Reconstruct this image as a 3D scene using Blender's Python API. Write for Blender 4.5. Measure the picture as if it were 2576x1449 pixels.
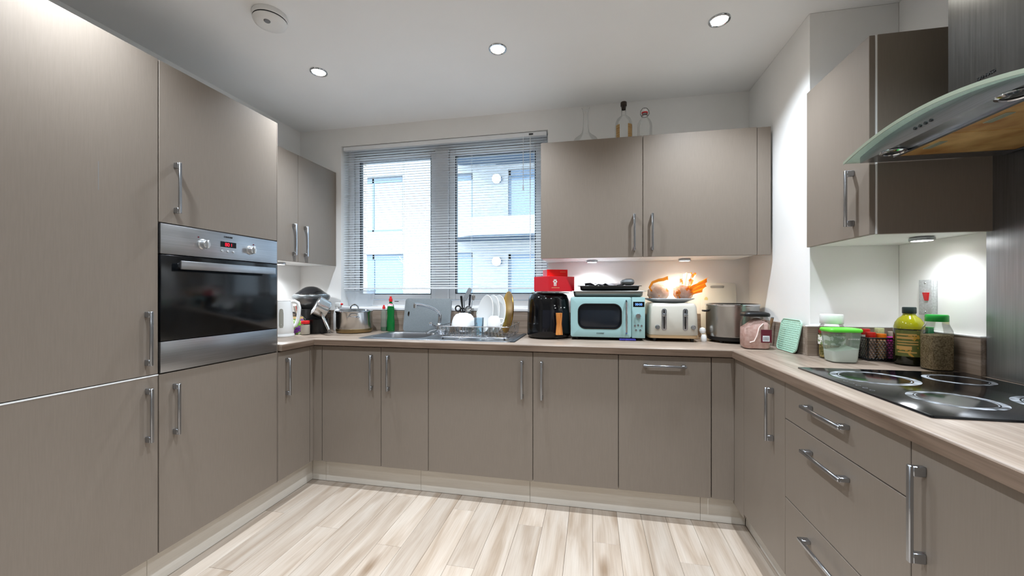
import bpy, bmesh, math, random
from mathutils import Vector, Matrix
for o in list(bpy.data.objects): bpy.data.objects.remove(o)
scene = bpy.context.scene
COL = scene.collection
PI = math.pi
random.seed(7)

# ---------------------------------------------------------------- camera
CAM_H = 1.196
cd = bpy.data.cameras.new('camera')
cd.sensor_fit = 'HORIZONTAL'; cd.sensor_width = 36
cd.lens = 36 * 992.28 / 2576
cd.shift_y = 10.6 / 2576
cd.clip_start = .02; cd.clip_end = 200
cam = bpy.data.objects.new('camera', cd); COL.objects.link(cam)
cam.location = (0, 0, CAM_H); cam.rotation_euler = (PI / 2, 0, .2002)
scene.camera = cam
# ---------------------------------------------------------------- world and exposure
wd = bpy.data.worlds.new('overcast_sky'); scene.world = wd; wd.use_nodes = True
wb = wd.node_tree.nodes['Background']
wb.inputs[0].default_value = (.66, .83, 1.0, 1); wb.inputs[1].default_value = 13.0
vs = scene.view_settings
vs.view_transform = 'Standard'; vs.look = 'None'; vs.gamma = 1; vs.use_curve_mapping = False
vs.exposure = 0.26
DOWNLIGHT_W = 92.0      # ceiling spots
PUCK_W = 11.0            # lights under the wall cupboards

# ---------------------------------------------------------------- mesh helpers
def BM(): return bmesh.new()
def box(bm, x0, x1, y0, y1, z0, z1, bev=0, seg=1, mtx=None):
    r = bmesh.ops.create_cube(bm, size=1)
    vs_ = r['verts']
    for v in vs_:
        v.co = Vector(((x0 + x1) / 2 + v.co.x * (x1 - x0), (y0 + y1) / 2 + v.co.y * (y1 - y0), (z0 + z1) / 2 + v.co.z * (z1 - z0)))
    if bev:
        es = list({e for v in vs_ for e in v.link_edges})
        r2 = bmesh.ops.bevel(bm, geom=es, offset=bev, segments=seg, affect='EDGES', profile=.5)
        vs_ = list({v for f in r2['faces'] for v in f.verts} | {v for v in vs_ if v.is_valid})
    if mtx is not None: bmesh.ops.transform(bm, matrix=mtx, verts=[v for v in vs_ if v.is_valid])
    return bm
def loft(bm, rings, cap0=True, cap1=True, closed=True):
    R = [[bm.verts.new(p) for p in ring] for ring in rings]
    n = len(R[0])
    for a, b in zip(R, R[1:]):
        for i in range(n if closed else n - 1):
            j = (i + 1) % n
            bm.faces.new((a[i], a[j], b[j], b[i]))
    if cap0: bm.faces.new(list(reversed(R[0])))
    if cap1: bm.faces.new(R[-1])
    return R
def lathe(bm, prof, c=(0, 0, 0), n=24, mtx=None, sx=1, sy=1):
    rings = []
    for r, z in prof:
        if r <= 1e-6: rings.append([bm.verts.new((c[0], c[1], c[2] + z))])
        else: rings.append([bm.verts.new((c[0] + sx * r * math.cos(2 * PI * i / n), c[1] + sy * r * math.sin(2 * PI * i / n), c[2] + z)) for i in range(n)])
    for a, b in zip(rings, rings[1:]):
        for i in range(n):
            j = (i + 1) % n
            if len(a) == 1 and len(b) == 1: continue
            if len(a) == 1: bm.faces.new((a[0], b[j], b[i]))
            elif len(b) == 1: bm.faces.new((a[i], a[j], b[0]))
            else: bm.faces.new((a[i], a[j], b[j], b[i]))
    if mtx is not None: bmesh.ops.transform(bm, matrix=mtx, verts=[v for r in rings for v in r])
    return bm
def cyl(bm, p0, p1, r, r1=None, n=14):
    p0, p1 = Vector(p0), Vector(p1); d = p1 - p0
    m = Matrix.Translation((p0 + p1) / 2) @ d.to_track_quat('Z', 'Y').to_matrix().to_4x4()
    bmesh.ops.create_cone(bm, cap_ends=True, segments=n, radius1=r, radius2=r if r1 is None else r1, depth=d.length, matrix=m)
    return bm
def tube(bm, pts, r, n=8, closed=False):
    pts = [Vector(p) for p in pts]; k = len(pts); rings = []; up = None
    for i, p in enumerate(pts):
        if closed: t = pts[(i + 1) % k] - pts[i - 1]
        else: t = pts[min(i + 1, k - 1)] - pts[max(i - 1, 0)]
        t.normalize()
        if up is None:
            up = Vector((0, 0, 1)) if abs(t.z) < .9 else Vector((1, 0, 0))
        x = up.cross(t)
        if x.length < 1e-4: x = Vector((0, 1, 0)).cross(t)
        x.normalize(); up = t.cross(x)
        rr = r[i] if isinstance(r, (list, tuple)) else r
        rings.append([p + rr * (math.cos(2 * PI * j / n) * x + math.sin(2 * PI * j / n) * up) for j in range(n)])
    if closed: rings.append(rings[0])
    loft(bm, rings, not closed, not closed)
    if closed: bmesh.ops.remove_doubles(bm, verts=bm.verts, dist=1e-6)
    return bm
def arc(c, r, a0, a1, n, ax='xz'):
    out = []
    for i in range(n + 1):
        a = a0 + (a1 - a0) * i / n; p = [c[0], c[1], c[2]]
        p['xyz'.index(ax[0])] += r * math.cos(a); p['xyz'.index(ax[1])] += r * math.sin(a); out.append(tuple(p))
    return out
def rrect(x0, x1, y0, y1, r, k=5):
    pts = []
    for cx, cy, a in ((x1 - r, y0 + r, -PI / 2), (x1 - r, y1 - r, 0), (x0 + r, y1 - r, PI / 2), (x0 + r, y0 + r, PI)):
        for i in range(k + 1):
            t = a + PI / 2 * i / k; pts.append((cx + r * math.cos(t), cy + r * math.sin(t)))
    return pts
def inset(poly, d):
    n = len(poly); out = []
    for i in range(n):
        a, b, c = Vector(poly[i - 1]), Vector(poly[i]), Vector(poly[(i + 1) % n])
        e1 = (b - a).normalized(); e2 = (c - b).normalized()
        n1 = Vector((-e1.y, e1.x)); n2 = Vector((-e2.y, e2.x))
        m = n1 + n2; m = m / max(1e-6, m.dot(n1)) if m.length > 1e-6 else n1
        out.append(tuple(b + m * d))
    return out
def slab(bm, outer, z0, z1, r=.004, hole=None, fn=lambda x, y, z: (x, y, z)):
    lv = [(0, z0), (0, z1 - r), (r * .3, z1 - r * .3), (r, z1)] if r else [(0, z0), (0, z1)]
    rings = [[bm.verts.new(fn(x, y, z)) for x, y in inset(outer, d)] for d, z in lv]
    n = len(outer)
    for a, b in zip(rings, rings[1:]):
        for i in range(n): bm.faces.new((a[i], a[(i + 1) % n], b[(i + 1) % n], b[i]))
    if hole is None:
        bm.faces.new(rings[-1]); bm.faces.new(list(reversed(rings[0])))
    else:
        h1 = [bm.verts.new(fn(x, y, z1)) for x, y in hole]; h0 = [bm.verts.new(fn(x, y, z0)) for x, y in hole]
        m = len(hole)
        for i in range(m): bm.faces.new((h1[i], h1[(i + 1) % m], h0[(i + 1) % m], h0[i]))
        for R, H in ((rings[-1], h1), (rings[0], h0)):
            es = []
            for L in (R, H):
                for i in range(len(L)):
                    es.append(bm.edges.get((L[i], L[(i + 1) % len(L)])))
            bmesh.ops.triangle_fill(bm, edges=es, use_beauty=True)
    bmesh.ops.recalc_face_normals(bm, faces=bm.faces)
    return bm
def text_bm(bm, s, size, mtx, depth=.0006):
    c = bpy.data.curves.new('lettering', 'FONT'); c.body = s; c.size = size; c.extrude = depth
    c.align_x = 'CENTER'; c.align_y = 'CENTER'; c.resolution_u = 2
    o = bpy.data.objects.new('lettering', c); COL.objects.link(o)
    me = bpy.data.meshes.new_from_object(o)
    bpy.data.objects.remove(o); me.transform(mtx); bm.from_mesh(me); bpy.data.meshes.remove(me)
    return bm
def face_X(p): return Matrix.Translation(p) @ Matrix(((0, 0, 1, 0), (1, 0, 0, 0), (0, 1, 0, 0), (0, 0, 0, 1)))      # text facing +X
def face_mX(p): return Matrix.Translation(p) @ Matrix(((0, 0, -1, 0), (-1, 0, 0, 0), (0, 1, 0, 0), (0, 0, 0, 1)))   # facing -X
def face_mY(p): return Matrix.Translation(p) @ Matrix(((1, 0, 0, 0), (0, 0, -1, 0), (0, 1, 0, 0), (0, 0, 0, 1)))    # facing -Y
def aim(p, d, roll=0):
    return Matrix.Translation(p) @ Vector(d).to_track_quat('Z', 'Y').to_matrix().to_4x4() @ Matrix.Rotation(roll, 4, 'Z')
def to_mesh(name, bm, smooth=True, ang=.7):
    bmesh.ops.recalc_face_normals(bm, faces=bm.faces)
    me = bpy.data.meshes.new(name); bm.to_mesh(me); bm.free()
    if smooth:
        me.polygons.foreach_set('use_smooth', [True] * len(me.polygons)); me.set_sharp_from_angle(angle=ang)
    return me
def link(name, me, mat, parent=None, loc=(0, 0, 0), rot=(0, 0, 0)):
    o = bpy.data.objects.new(name, me); COL.objects.link(o)
    if me is not None and mat is not None and not me.materials: me.materials.append(mat)
    o.location = loc; o.rotation_euler = rot; o.parent = parent
    return o
class Thing:
    """an Empty at the base of a thing; its parts are built in world space unless local=True"""
    def __init__(s, name, label, cat, loc=(0, 0, 0), rz=0, group=None, kind=None, local=False):
        s.e = bpy.data.objects.new(name, None); COL.objects.link(s.e)
        s.e.empty_display_size = .05
        s.loc = Vector(loc); s.e.location = loc; s.e.rotation_euler = (0, 0, rz); s.local = local
        s.e['label'] = label
        if cat: s.e['category'] = cat
        if group: s.e['group'] = group
        if kind: s.e['kind'] = kind
    def part(s, name, bm, mat, parent=None, smooth=True, label=None, ang=.7, kind=None):
        if not s.local: bmesh.ops.translate(bm, verts=bm.verts, vec=-s.loc)
        o = link(name, to_mesh(name, bm, smooth, ang), mat, parent or s.e)
        if label: o['label'] = label
        if kind: o['kind'] = kind
        return o
    def inst(s, name, me, mat, parent=None, loc=(0, 0, 0), rot=(0, 0, 0)):
        l = Vector(loc) if s.local else Vector(loc) - s.loc
        return link(name, me, mat, parent or s.e, l, rot)
def single(name, label, cat, bm, mat, loc, group=None, kind=None, smooth=True, local=False, rz=0, ang=.7):
    if not local: bmesh.ops.translate(bm, verts=bm.verts, vec=-Vector(loc))
    o = link(name, to_mesh(name, bm, smooth, ang), mat, None, loc, (0, 0, rz))
    o['label'] = label
    if cat: o['category'] = cat
    if group: o['group'] = group
    if kind: o['kind'] = kind
    return o

# ---------------------------------------------------------------- materials
def lin(c): return tuple((x / 12.92 if x <= .04045 else ((x + .055) / 1.055) ** 2.4) for x in (v / 255 for v in c)) + (1,)
def mat(name, col, rough=.5, metal=0, spec=.5, emis=None, es=0, trans=0, ior=1.45, coat=0, aniso=0, srgb=True):
    m = bpy.data.materials.new(name); m.use_nodes = True
    b = m.node_tree.nodes['Principled BSDF']; I = b.inputs
    I['Base Color'].default_value = lin(col) if srgb else tuple(col) + (1,)
    I['Roughness'].default_value = rough; I['Metallic'].default_value = metal
    I['Specular IOR Level'].default_value = spec; I['IOR'].default_value = ior
    I['Transmission Weight'].default_value = trans; I['Coat Weight'].default_value = coat
    I['Anisotropic'].default_value = aniso
    if emis: I['Emission Color'].default_value = lin(emis); I['Emission Strength'].default_value = es
    return m
def nodes(m): return m.node_tree.nodes, m.node_tree.links, m.node_tree.nodes['Principled BSDF']
def noise_col(m, c0, c1, scale=(1, 1, 1), nscale=5, detail=4, lo=.35, hi=.65, rand=False, dist=0, bump=0, rough=None, mid=None):
    N, L, B = nodes(m)
    tc = N.new('ShaderNodeTexCoord'); mp = N.new('ShaderNodeMapping'); mp.inputs['Scale'].default_value = scale
    L.new(tc.outputs['Object'], mp.inputs[0])
    if rand:
        oi = N.new('ShaderNodeObjectInfo'); mu = N.new('ShaderNodeMath'); mu.operation = 'MULTIPLY'; mu.inputs[1].default_value = 37
        L.new(oi.outputs['Random'], mu.inputs[0]); cb = N.new('ShaderNodeCombineXYZ')
        for i in range(3): L.new(mu.outputs[0], cb.inputs[i])
        L.new(cb.outputs[0], mp.inputs['Location'])
    nz = N.new('ShaderNodeTexNoise'); nz.inputs['Scale'].default_value = nscale; nz.inputs['Detail'].default_value = detail
    nz.inputs['Distortion'].default_value = dist
    L.new(mp.outputs[0], nz.inputs['Vector'])
    cr = N.new('ShaderNodeValToRGB'); e = cr.color_ramp.elements
    e[0].position = lo; e[0].color = lin(c0); e[1].position = hi; e[1].color = lin(c1)
    if mid: k = cr.color_ramp.elements.new((lo + hi) / 2); k.color = lin(mid)
    L.new(nz.outputs['Fac'], cr.inputs[0]); L.new(cr.outputs[0], B.inputs['Base Color'])
    if bump:
        bp = N.new('ShaderNodeBump'); bp.inputs['Strength'].default_value = bump; bp.inputs['Distance'].default_value = .002
        L.new(nz.outputs['Fac'], bp.inputs['Height']); L.new(bp.outputs[0], B.inputs['Normal'])
    if rough:
        mr = N.new('ShaderNodeMapRange'); mr.inputs['To Min'].default_value = rough[0]; mr.inputs['To Max'].default_value = rough[1]
        L.new(nz.outputs['Fac'], mr.inputs[0]); L.new(mr.outputs[0], B.inputs['Roughness'])
    return m, nz, cr
def wood(name, c0, c1, c2, along='x', rough=.45, rand=False, nscale=3):
    m = mat(name, c1, rough)
    s = {'x': (.9, 9, 9), 'y': (9, .9, 9), 'z': (9, 9, .9)}[along]
    m, nz, cr = noise_col(m, c0, c2, s, nscale, 6, .30, .72, rand, .6, mid=c1)
    N, L, B = nodes(m)
    # fine grain streaks over the figure
    tc = N.new('ShaderNodeTexCoord'); mp = N.new('ShaderNodeMapping')
    mp.inputs['Scale'].default_value = {'x': (3, 160, 160), 'y': (160, 3, 160), 'z': (160, 160, 3)}[along]
    L.new(tc.outputs['Object'], mp.inputs[0])
    n2 = N.new('ShaderNodeTexNoise'); n2.inputs['Scale'].default_value = 1.2; n2.inputs['Detail'].default_value = 3
    L.new(mp.outputs[0], n2.inputs['Vector'])
    r2 = N.new('ShaderNodeValToRGB'); e = r2.color_ramp.elements
    e[0].position = .3; e[0].color = (.72, .70, .68, 1); e[1].position = .62; e[1].color = (1.05, 1.05, 1.05, 1)
    L.new(n2.outputs['Fac'], r2.inputs[0])
    mx = N.new('ShaderNodeMixRGB'); mx.blend_type = 'MULTIPLY'; mx.inputs[0].default_value = .8
    L.new(cr.outputs[0], mx.inputs[1]); L.new(r2.outputs[0], mx.inputs[2]); L.new(mx.outputs[0], B.inputs['Base Color'])
    return m
def thin_glass(name, tint=(1, 1, 1), refl=1.0, rough=0, frost=0, fcol=(.9, .9, .9)):
    """a clear wall of glass or plastic: see-through, mirror-like at grazing angles, optionally cloudy"""
    m = bpy.data.materials.new(name); m.use_nodes = True; N, L = m.node_tree.nodes, m.node_tree.links
    for n in list(N): N.remove(n)
    out = N.new('ShaderNodeOutputMaterial'); tr = N.new('ShaderNodeBsdfTransparent'); gl = N.new('ShaderNodeBsdfGlossy')
    tr.inputs[0].default_value = tuple(tint) + (1,); gl.inputs['Roughness'].default_value = rough
    fr = N.new('ShaderNodeFresnel'); fr.inputs[0].default_value = 1.45
    mu = N.new('ShaderNodeMath'); mu.operation = 'MULTIPLY'; mu.inputs[1].default_value = refl; L.new(fr.outputs[0], mu.inputs[0])
    mx = N.new('ShaderNodeMixShader'); L.new(mu.outputs[0], mx.inputs[0]); L.new(tr.outputs[0], mx.inputs[1]); L.new(gl.outputs[0], mx.inputs[2])
    last = mx
    if frost:
        df = N.new('ShaderNodeBsdfDiffuse'); df.inputs[0].default_value = tuple(fcol) + (1,)
        tl = N.new('ShaderNodeBsdfTranslucent'); tl.inputs[0].default_value = tuple(fcol) + (1,)
        a = N.new('ShaderNodeMixShader'); a.inputs[0].default_value = .5; L.new(df.outputs[0], a.inputs[1]); L.new(tl.outputs[0], a.inputs[2])
        b = N.new('ShaderNodeMixShader'); b.inputs[0].default_value = frost; L.new(mx.outputs[0], b.inputs[1]); L.new(a.outputs[0], b.inputs[2]); last = b
    L.new(last.outputs[0], out.inputs[0])
    return m
def brushed(name, col, rough, sc=(1, 1, 90)):
    m = mat(name, col, rough, 1)
    c1 = tuple(min(255, int(c * 1.04)) for c in col); c0 = tuple(int(c * .94) for c in col)
    noise_col(m, c0, c1, sc, 4, 3, .3, .7, rough=(rough - .05, rough + .07))
    return m

m_wall = mat('white_emulsion', (243, 242, 238), .75, spec=.25); noise_col(m_wall, (244, 243, 240), (249, 248, 246), (1, 1, 1), 2.2, 5)
m_ceil = mat('ceiling_paint', (240, 240, 238), .85, spec=.2); noise_col(m_ceil, (243, 243, 242), (247, 247, 246), (1, 1, 1), 1.5, 4)
m_taupe = mat('taupe_laminate', (129, 118, 107), .38, spec=.45)
noise_col(m_taupe, (129, 118, 107), (133, 122, 111), (90, 90, 5), 3.0, 5, .3, .7, rand=True, rough=(.33, .45))
m_carc = mat('carcass_grey', (120, 112, 104), .6)
m_under = mat('white_melamine', (240, 240, 238), .5)
m_plinth = wood('plinth_cream', (212, 204, 192), (216, 209, 198), (220, 214, 204), 'x', .4)
m_plinth_y = wood('plinth_cream_long', (212, 204, 192), (216, 209, 198), (220, 214, 204), 'y', .4)
for m_ in (m_plinth, m_plinth_y): [n for n in m_.node_tree.nodes if n.type == 'MIX_RGB'][0].inputs[0].default_value = .15
m_wtx = wood('oak_worktop_across', (130, 114, 100), (152, 136, 122), (166, 151, 138), 'x', .36)
m_wty = wood('oak_worktop_along', (130, 114, 100), (152, 136, 122), (166, 151, 138), 'y', .36)
m_floor = wood('light_oak_plank', (164, 145, 126), (184, 168, 152), (195, 182, 168), 'y', .42, rand=True, nscale=2.2)
def soften_floor(m):
    N, L, B = nodes(m)
    mx = [n for n in N if n.type == 'MIX_RGB'][0]; mx.inputs[0].default_value = .38
    tc = N.new('ShaderNodeTexCoord'); mp = N.new('ShaderNodeMapping'); mp.inputs['Scale'].default_value = (9, 2.6, 1)
    oi = N.new('ShaderNodeObjectInfo'); mu = N.new('ShaderNodeMath'); mu.operation = 'MULTIPLY'; mu.inputs[1].default_value = 53
    L.new(oi.outputs['Random'], mu.inputs[0]); cb = N.new('ShaderNodeCombineXYZ'); L.new(mu.outputs[0], cb.inputs[0]); L.new(mu.outputs[0], cb.inputs[1])
    L.new(cb.outputs[0], mp.inputs['Location']); L.new(tc.outputs['Object'], mp.inputs[0])
    vo = N.new('ShaderNodeTexVoronoi'); vo.inputs['Scale'].default_value = .55; L.new(mp.outputs[0], vo.inputs['Vector'])
    r = N.new('ShaderNodeValToRGB'); e = r.color_ramp.elements; e[0].position = .03; e[0].color = (.62, .54, .46, 1); e[1].position = .16; e[1].color = (1, 1, 1, 1)
    L.new(vo.outputs['Distance'], r.inputs[0])
    m2 = N.new('ShaderNodeMixRGB'); m2.blend_type = 'MULTIPLY'; m2.inputs[0].default_value = 1
    L.new(mx.outputs[0], m2.inputs[1]); L.new(r.outputs[0], m2.inputs[2])
    # boards differ a little in tone
    r3 = N.new('ShaderNodeMapRange'); r3.inputs['To Min'].default_value = .88; r3.inputs['To Max'].default_value = 1.06; L.new(oi.outputs['Random'], r3.inputs[0])
    m3 = N.new('ShaderNodeMixRGB'); m3.blend_type = 'MULTIPLY'; m3.inputs[0].default_value = 1
    L.new(m2.outputs[0], m3.inputs[1]); L.new(r3.outputs[0], m3.inputs[2]); L.new(m3.outputs[0], B.inputs['Base Color'])
soften_floor(m_floor)
m_sub = mat('floor_underlay', (120, 105, 90), .9)
m_chrome = mat('brushed_nickel', (176, 180, 186), .24, 1)
m_polish = mat('polished_chrome', (205, 208, 212), .09, 1)
m_steel = brushed('brushed_steel', (176, 179, 184), .30)
m_steelv = brushed('brushed_steel_splashback', (172, 175, 181), .33, (40, 40, 1))
m_chim = brushed('chimney_steel', (124, 124, 122), .23, (40, 40, 1))
m_steelpan = mat('pan_steel', (196, 194, 190), .17, 1)
m_ovglass = mat('oven_black_glass', (9, 11, 13), .07, spec=.6)
noise_col(m_ovglass, (7, 9, 11), (20, 24, 28), (1, 1, 1), 9, 6, .4, .75, rough=(.05, .22))
m_black = mat('black_plastic', (14, 14, 15), .35)
m_blackgloss = mat('black_gloss', (8, 9, 12), .12)
m_dark = mat('dark_grey_plastic', (52, 55, 58), .45)
m_grey = mat('grey_plastic', (128, 131, 134), .5)
m_white = mat('white_plastic', (236, 236, 234), .35)
m_ceram = mat('white_ceramic', (240, 240, 238), .15)
m_upvc = mat('window_frame_white', (240, 241, 243), .35)
m_pane = thin_glass('window_glass', (.97, .99, 1), .9)
m_glass = thin_glass('clear_glass', (.985, .99, .988), .6)
m_canopy = thin_glass('tinted_canopy_glass', (.66, .74, .68), 1.2, .05, .24, (.46, .50, .42))
m_plastic = thin_glass('cloudy_plastic', (.96, .97, .98), .8, .15, .35, (.88, .91, .93))
m_red = mat('red_card', (206, 12, 30), .4)
m_redp = mat('red_plastic', (214, 30, 34), .35)
m_green = mat('green_plastic', (34, 168, 62), .35)
m_copper = mat('copper_wood', (205, 128, 58), .35); noise_col(m_copper, (176, 100, 40), (222, 150, 80), (60, 60, 6), 2, 4)
m_slat = mat('blind_slat_white', (244, 247, 250), .45)
m_led = mat('led_face', (255, 255, 255), .5, emis=(255, 250, 240), es=28)
m_puckled = mat('puck_led_face', (255, 255, 255), .5, emis=(255, 252, 246), es=14)

# ================================================================ the room
XL, XR, YB, YF, CZ = -2.267, 1.315, 2.73, -2.6, 2.462     # left wall, right wall, back wall, wall behind the camera, ceiling
PX, PY = .968, 2.025                                       # boxed-in pillar in the back right corner
def struct(name, label, bm, m, smooth=False):
    return single(name, label, None, bm, m, (0, 0, 0), kind='structure', smooth=smooth)
flo = struct('floor', 'light oak plank floor of the kitchen', box(BM(), XL - .1, XR + .1, YF - .1, YB + .3, -.06, -.011), m_sub)
# planks: every board a child of the floor
pw, px = .126, -1.76
lens = {}
col_i = 0
while px < .80:
    y = YF + (-.9 + (col_i * .47) % 1.2) ; col_i += 1
    y = YF - ((col_i * .43) % 1.22)
    while y < 2.26:
        y0, y1 = max(y, YF), min(y + 1.22, 2.26)
        if y1 - y0 > .03:
            L_ = round(y1 - y0, 3)
            if L_ not in lens:
                lens[L_] = to_mesh('plank', box(BM(), -pw / 2 + .0005, pw / 2 - .0005, -L_ / 2 + .0005, L_ / 2 - .0005, -.011, 0, .0008), False)
            link('plank', lens[L_], m_floor, flo, (px + pw / 2, (y0 + y1) / 2, 0))
        y += 1.22
    px += pw
struct('ceiling', 'flat off-white painted ceiling', box(BM(), XL - .1, XR + .1, YF - .1, YB + .3, CZ, CZ + .1), m_ceil)
struct('wall_left', 'white painted wall behind the tall units', box(BM(), XL - .1, XL, YF - .1, YB + .33, 0, CZ), m_wall)
struct('wall_right', 'white painted wall behind the hob', box(BM(), XR, XR + .1, YF - .1, YB + .33, 0, CZ), m_wall)
struct('wall_front', 'white painted wall behind the camera', box(BM(), XL, XR, YF - .1, YF, 0, CZ), m_wall)
struct('wall_pillar', 'white boxed-in pillar in the back corner', box(BM(), PX, XR, PY, YB, 0, CZ, .002), m_wall)
WX0, WX1, WZ0, WZ1 = -1.905, -.300, 1.085, 2.325           # window opening
b = BM()
box(b, XL, WX0, YB, YB + .22, 0, CZ); box(b, WX1, XR, YB, YB + .22, 0, CZ)
box(b, WX0, WX1, YB, YB + .22, 0, WZ0); box(b, WX0, WX1, YB, YB + .22, WZ1, CZ)
wall_b = struct('wall_back', 'white painted wall around the window', b, m_wall)
m_brick = mat('buff_brick', (176, 160, 146), .85); noise_col(m_brick, (150, 134, 122), (196, 182, 168), (1, 1, 1), 14, 4, rand=True)
m_mortar = mat('mortar', (190, 186, 178), .9)
link('outer_skin', to_mesh('outer_skin', box(box(box(box(BM(), XL - .1, WX0 + .01, YB + .23, YB + .33, -3, 3.2), WX1 - .01, XR + .1, YB + .23, YB + .33, -3, 3.2),
     WX0, WX1, YB + .23, YB + .33, -3, WZ0 - .03), WX0, WX1, YB + .23, YB + .33, WZ1, 3.2), False), m_mortar, wall_b)
bme = to_mesh('brick', box(BM(), -.05, .05, -.052, .052, -.0325, .0325, .002), False)
for k in range(17):
    z = WZ0 + .02 + k * .075
    for xx in (WX0 - .033, WX1 + .033): link('brick', bme, m_brick, wall_b, (xx + (.0 if k % 2 else .004), YB + .281, z + .0))

# plinths
def plinth(name, label, pieces, m):
    t = Thing(name, label, None, (0, 0, 0), kind='structure')
    for p in pieces: t.part('plinth_board', box(BM(), *p, .001), m, smooth=False)
bx = [-1.750, -1.655, -1.010, -.345, .555, .770]
plinth('baseboard_back', 'cream plinth boards under the back cupboards', [(a + .0006, c - .0006, 2.218, 2.233, .002, .150) for a, c in zip(bx, bx[1:])], m_plinth)
plinth('baseboard_left', 'cream plinth board under the tall units', [(-1.766, -1.751, .66, 1.26, .002, .150), (-1.766, -1.751, 1.261, 2.233, .002, .150)], m_plinth_y)
plinth('baseboard_right', 'cream plinth board under the drawer units', [(.771, .786, .43, 2.217, .002, .150)], m_plinth_y)

# ================================================================ window
win = Thing('window_1', 'white two-light window above the sink', None, (WX0, YB, WZ0), kind='structure')
FY0, FY1 = YB + .095, YB + .165
b = BM(); F = .052
box(b, WX0, WX0 + F, FY0, FY1, WZ0, WZ1, .003); box(b, WX1 - F, WX1, FY0, FY1, WZ0, WZ1, .003)
box(b, WX0 + F, WX1 - F, FY0, FY1, WZ0 + .0, WZ0 + F, .003); box(b, WX0 + F, WX1 - F, FY0, FY1, WZ1 - F, WZ1, .003)
win.part('frame', b, m_upvc)
MX0, MX1 = -1.165, -1.060
win.part('mullion', box(BM(), MX0, MX1, FY0 - .012, FY1, WZ0 + F, WZ1 - F, .004), m_upvc)
def sash(x0, x1, z0, z1, w):
    b = BM(); y0, y1 = FY0 + .006, FY1 - .004
    box(b, x0, x0 + w, y0, y1, z0, z1, .004); box(b, x1 - w, x1, y0, y1, z0, z1, .004)
    box(b, x0 + w, x1 - w, y0, y1, z0, z0 + w, .004); box(b, x0 + w, x1 - w, y0, y1, z1 - w, z1, .004)
    s = win.part('sash', b, m_upvc)
    g = BM(); k = .006
    for a in ((x0 + w, x0 + w + k, z0 + w, z1 - w), (x1 - w - k, x1 - w, z0 + w, z1 - w), (x0 + w, x1 - w, z0 + w, z0 + w + k), (x0 + w, x1 - w, z1 - w - k, z1 - w)):
        box(g, a[0], a[1], FY0 + .012, FY1 - .02, a[2], a[3])
    win.part('gasket', g, m_black, s, smooth=False)
    win.part('pane', box(BM(), x0 + w, x1 - w, FY0 + .032, FY0 + .036, z0 + w, z1 - w), m_pane, s, smooth=False)
sash(WX0 + F + .002, MX0 - .001, WZ0 + F + .002, WZ1 - F - .002, .040)
sash(MX1 + .001, WX1 - F - .002, WZ0 + F + .002, WZ1 - F - .002, .046)
win.part('window_sill', box(BM(), WX0 + .001, WX1 - .001, YB - .022, FY0 - .001, WZ0 - .024, WZ0 - .0005, .004, 2), m_upvc)
win.part('vent_label', box(BM(), -1.505, -1.47, FY0 - .001, FY0 - .0005, 1.122, 1.127), m_dark, smooth=False)

# venetian blind
BYc = YB + .030
bl = Thing('venetian_blind', 'white slatted venetian blind hanging in the window', 'blind', (WX0, BYc, 1.22))
bx0, bx1 = WX0 + .012, WX1 - .012
bl.part('headrail', box(BM(), bx0, bx1, BYc - .019, BYc + .019, WZ1 - .032, WZ1 - .004, .002), m_slat)
pitch = .0187
n_sl = 56; ztop = WZ1 - .052
prof = []
tilt = math.radians(11)
b = BM(); rings = []
for xx in (bx0, bx1):
    up = []
    for k in range(5):
        s = -1 + k / 2; yy = s * .0125; zz = .0022 * (1 - s * s)
        up.append((yy, zz))
    loop = up + [(y_, z_ - .0006) for y_, z_ in reversed(up)]
    rings.append([(xx - (bx0 + bx1) / 2, y_ * math.cos(tilt) - z_ * math.sin(tilt), y_ * math.sin(tilt) + z_ * math.cos(tilt)) for y_, z_ in loop])
loft(b, rings)
slat_me = to_mesh('slat', b)
for k in range(n_sl):
    bl.inst('slat', slat_me, m_slat, None, ((bx0 + bx1) / 2, BYc, ztop - k * pitch))
zb = ztop - n_sl * pitch
bl.part('bottom_rail', box(BM(), bx0, bx1, BYc - .013, BYc + .013, zb - .006, zb + .006, .002), m_slat)
for xx in (-1.83, -1.40, -.86, -.40):
    b = BM()
    for yy in (-.0135, .0135): box(b, xx - .0006, xx + .0006, BYc + yy - .0005, BYc + yy + .0005, zb, WZ1 - .03)
    bl.part('ladder_cord', b, m_slat, smooth=False)
b = BM(); cyl(b, (-.475, BYc - .022, WZ1 - .03), (-.475, BYc - .022, 1.95), .0022, n=6); cyl(b, (-.475, BYc - .022, 1.95), (-.475, BYc - .022, 1.915), .004, .006, n=8)
bl.part('pull_cord', b, m_slat)
b = BM(); cyl(b, (-.425, BYc - .022, WZ1 - .03), (-.425, BYc - .022, 1.40), .003, n=6)
bl.part('tilt_wand', b, m_slat)
bl.part('cord_lock', box(BM(), -.435, -.405, BYc - .0215, BYc - .0185, WZ1 - .024, WZ1 - .014), m_dark, smooth=False)

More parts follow.
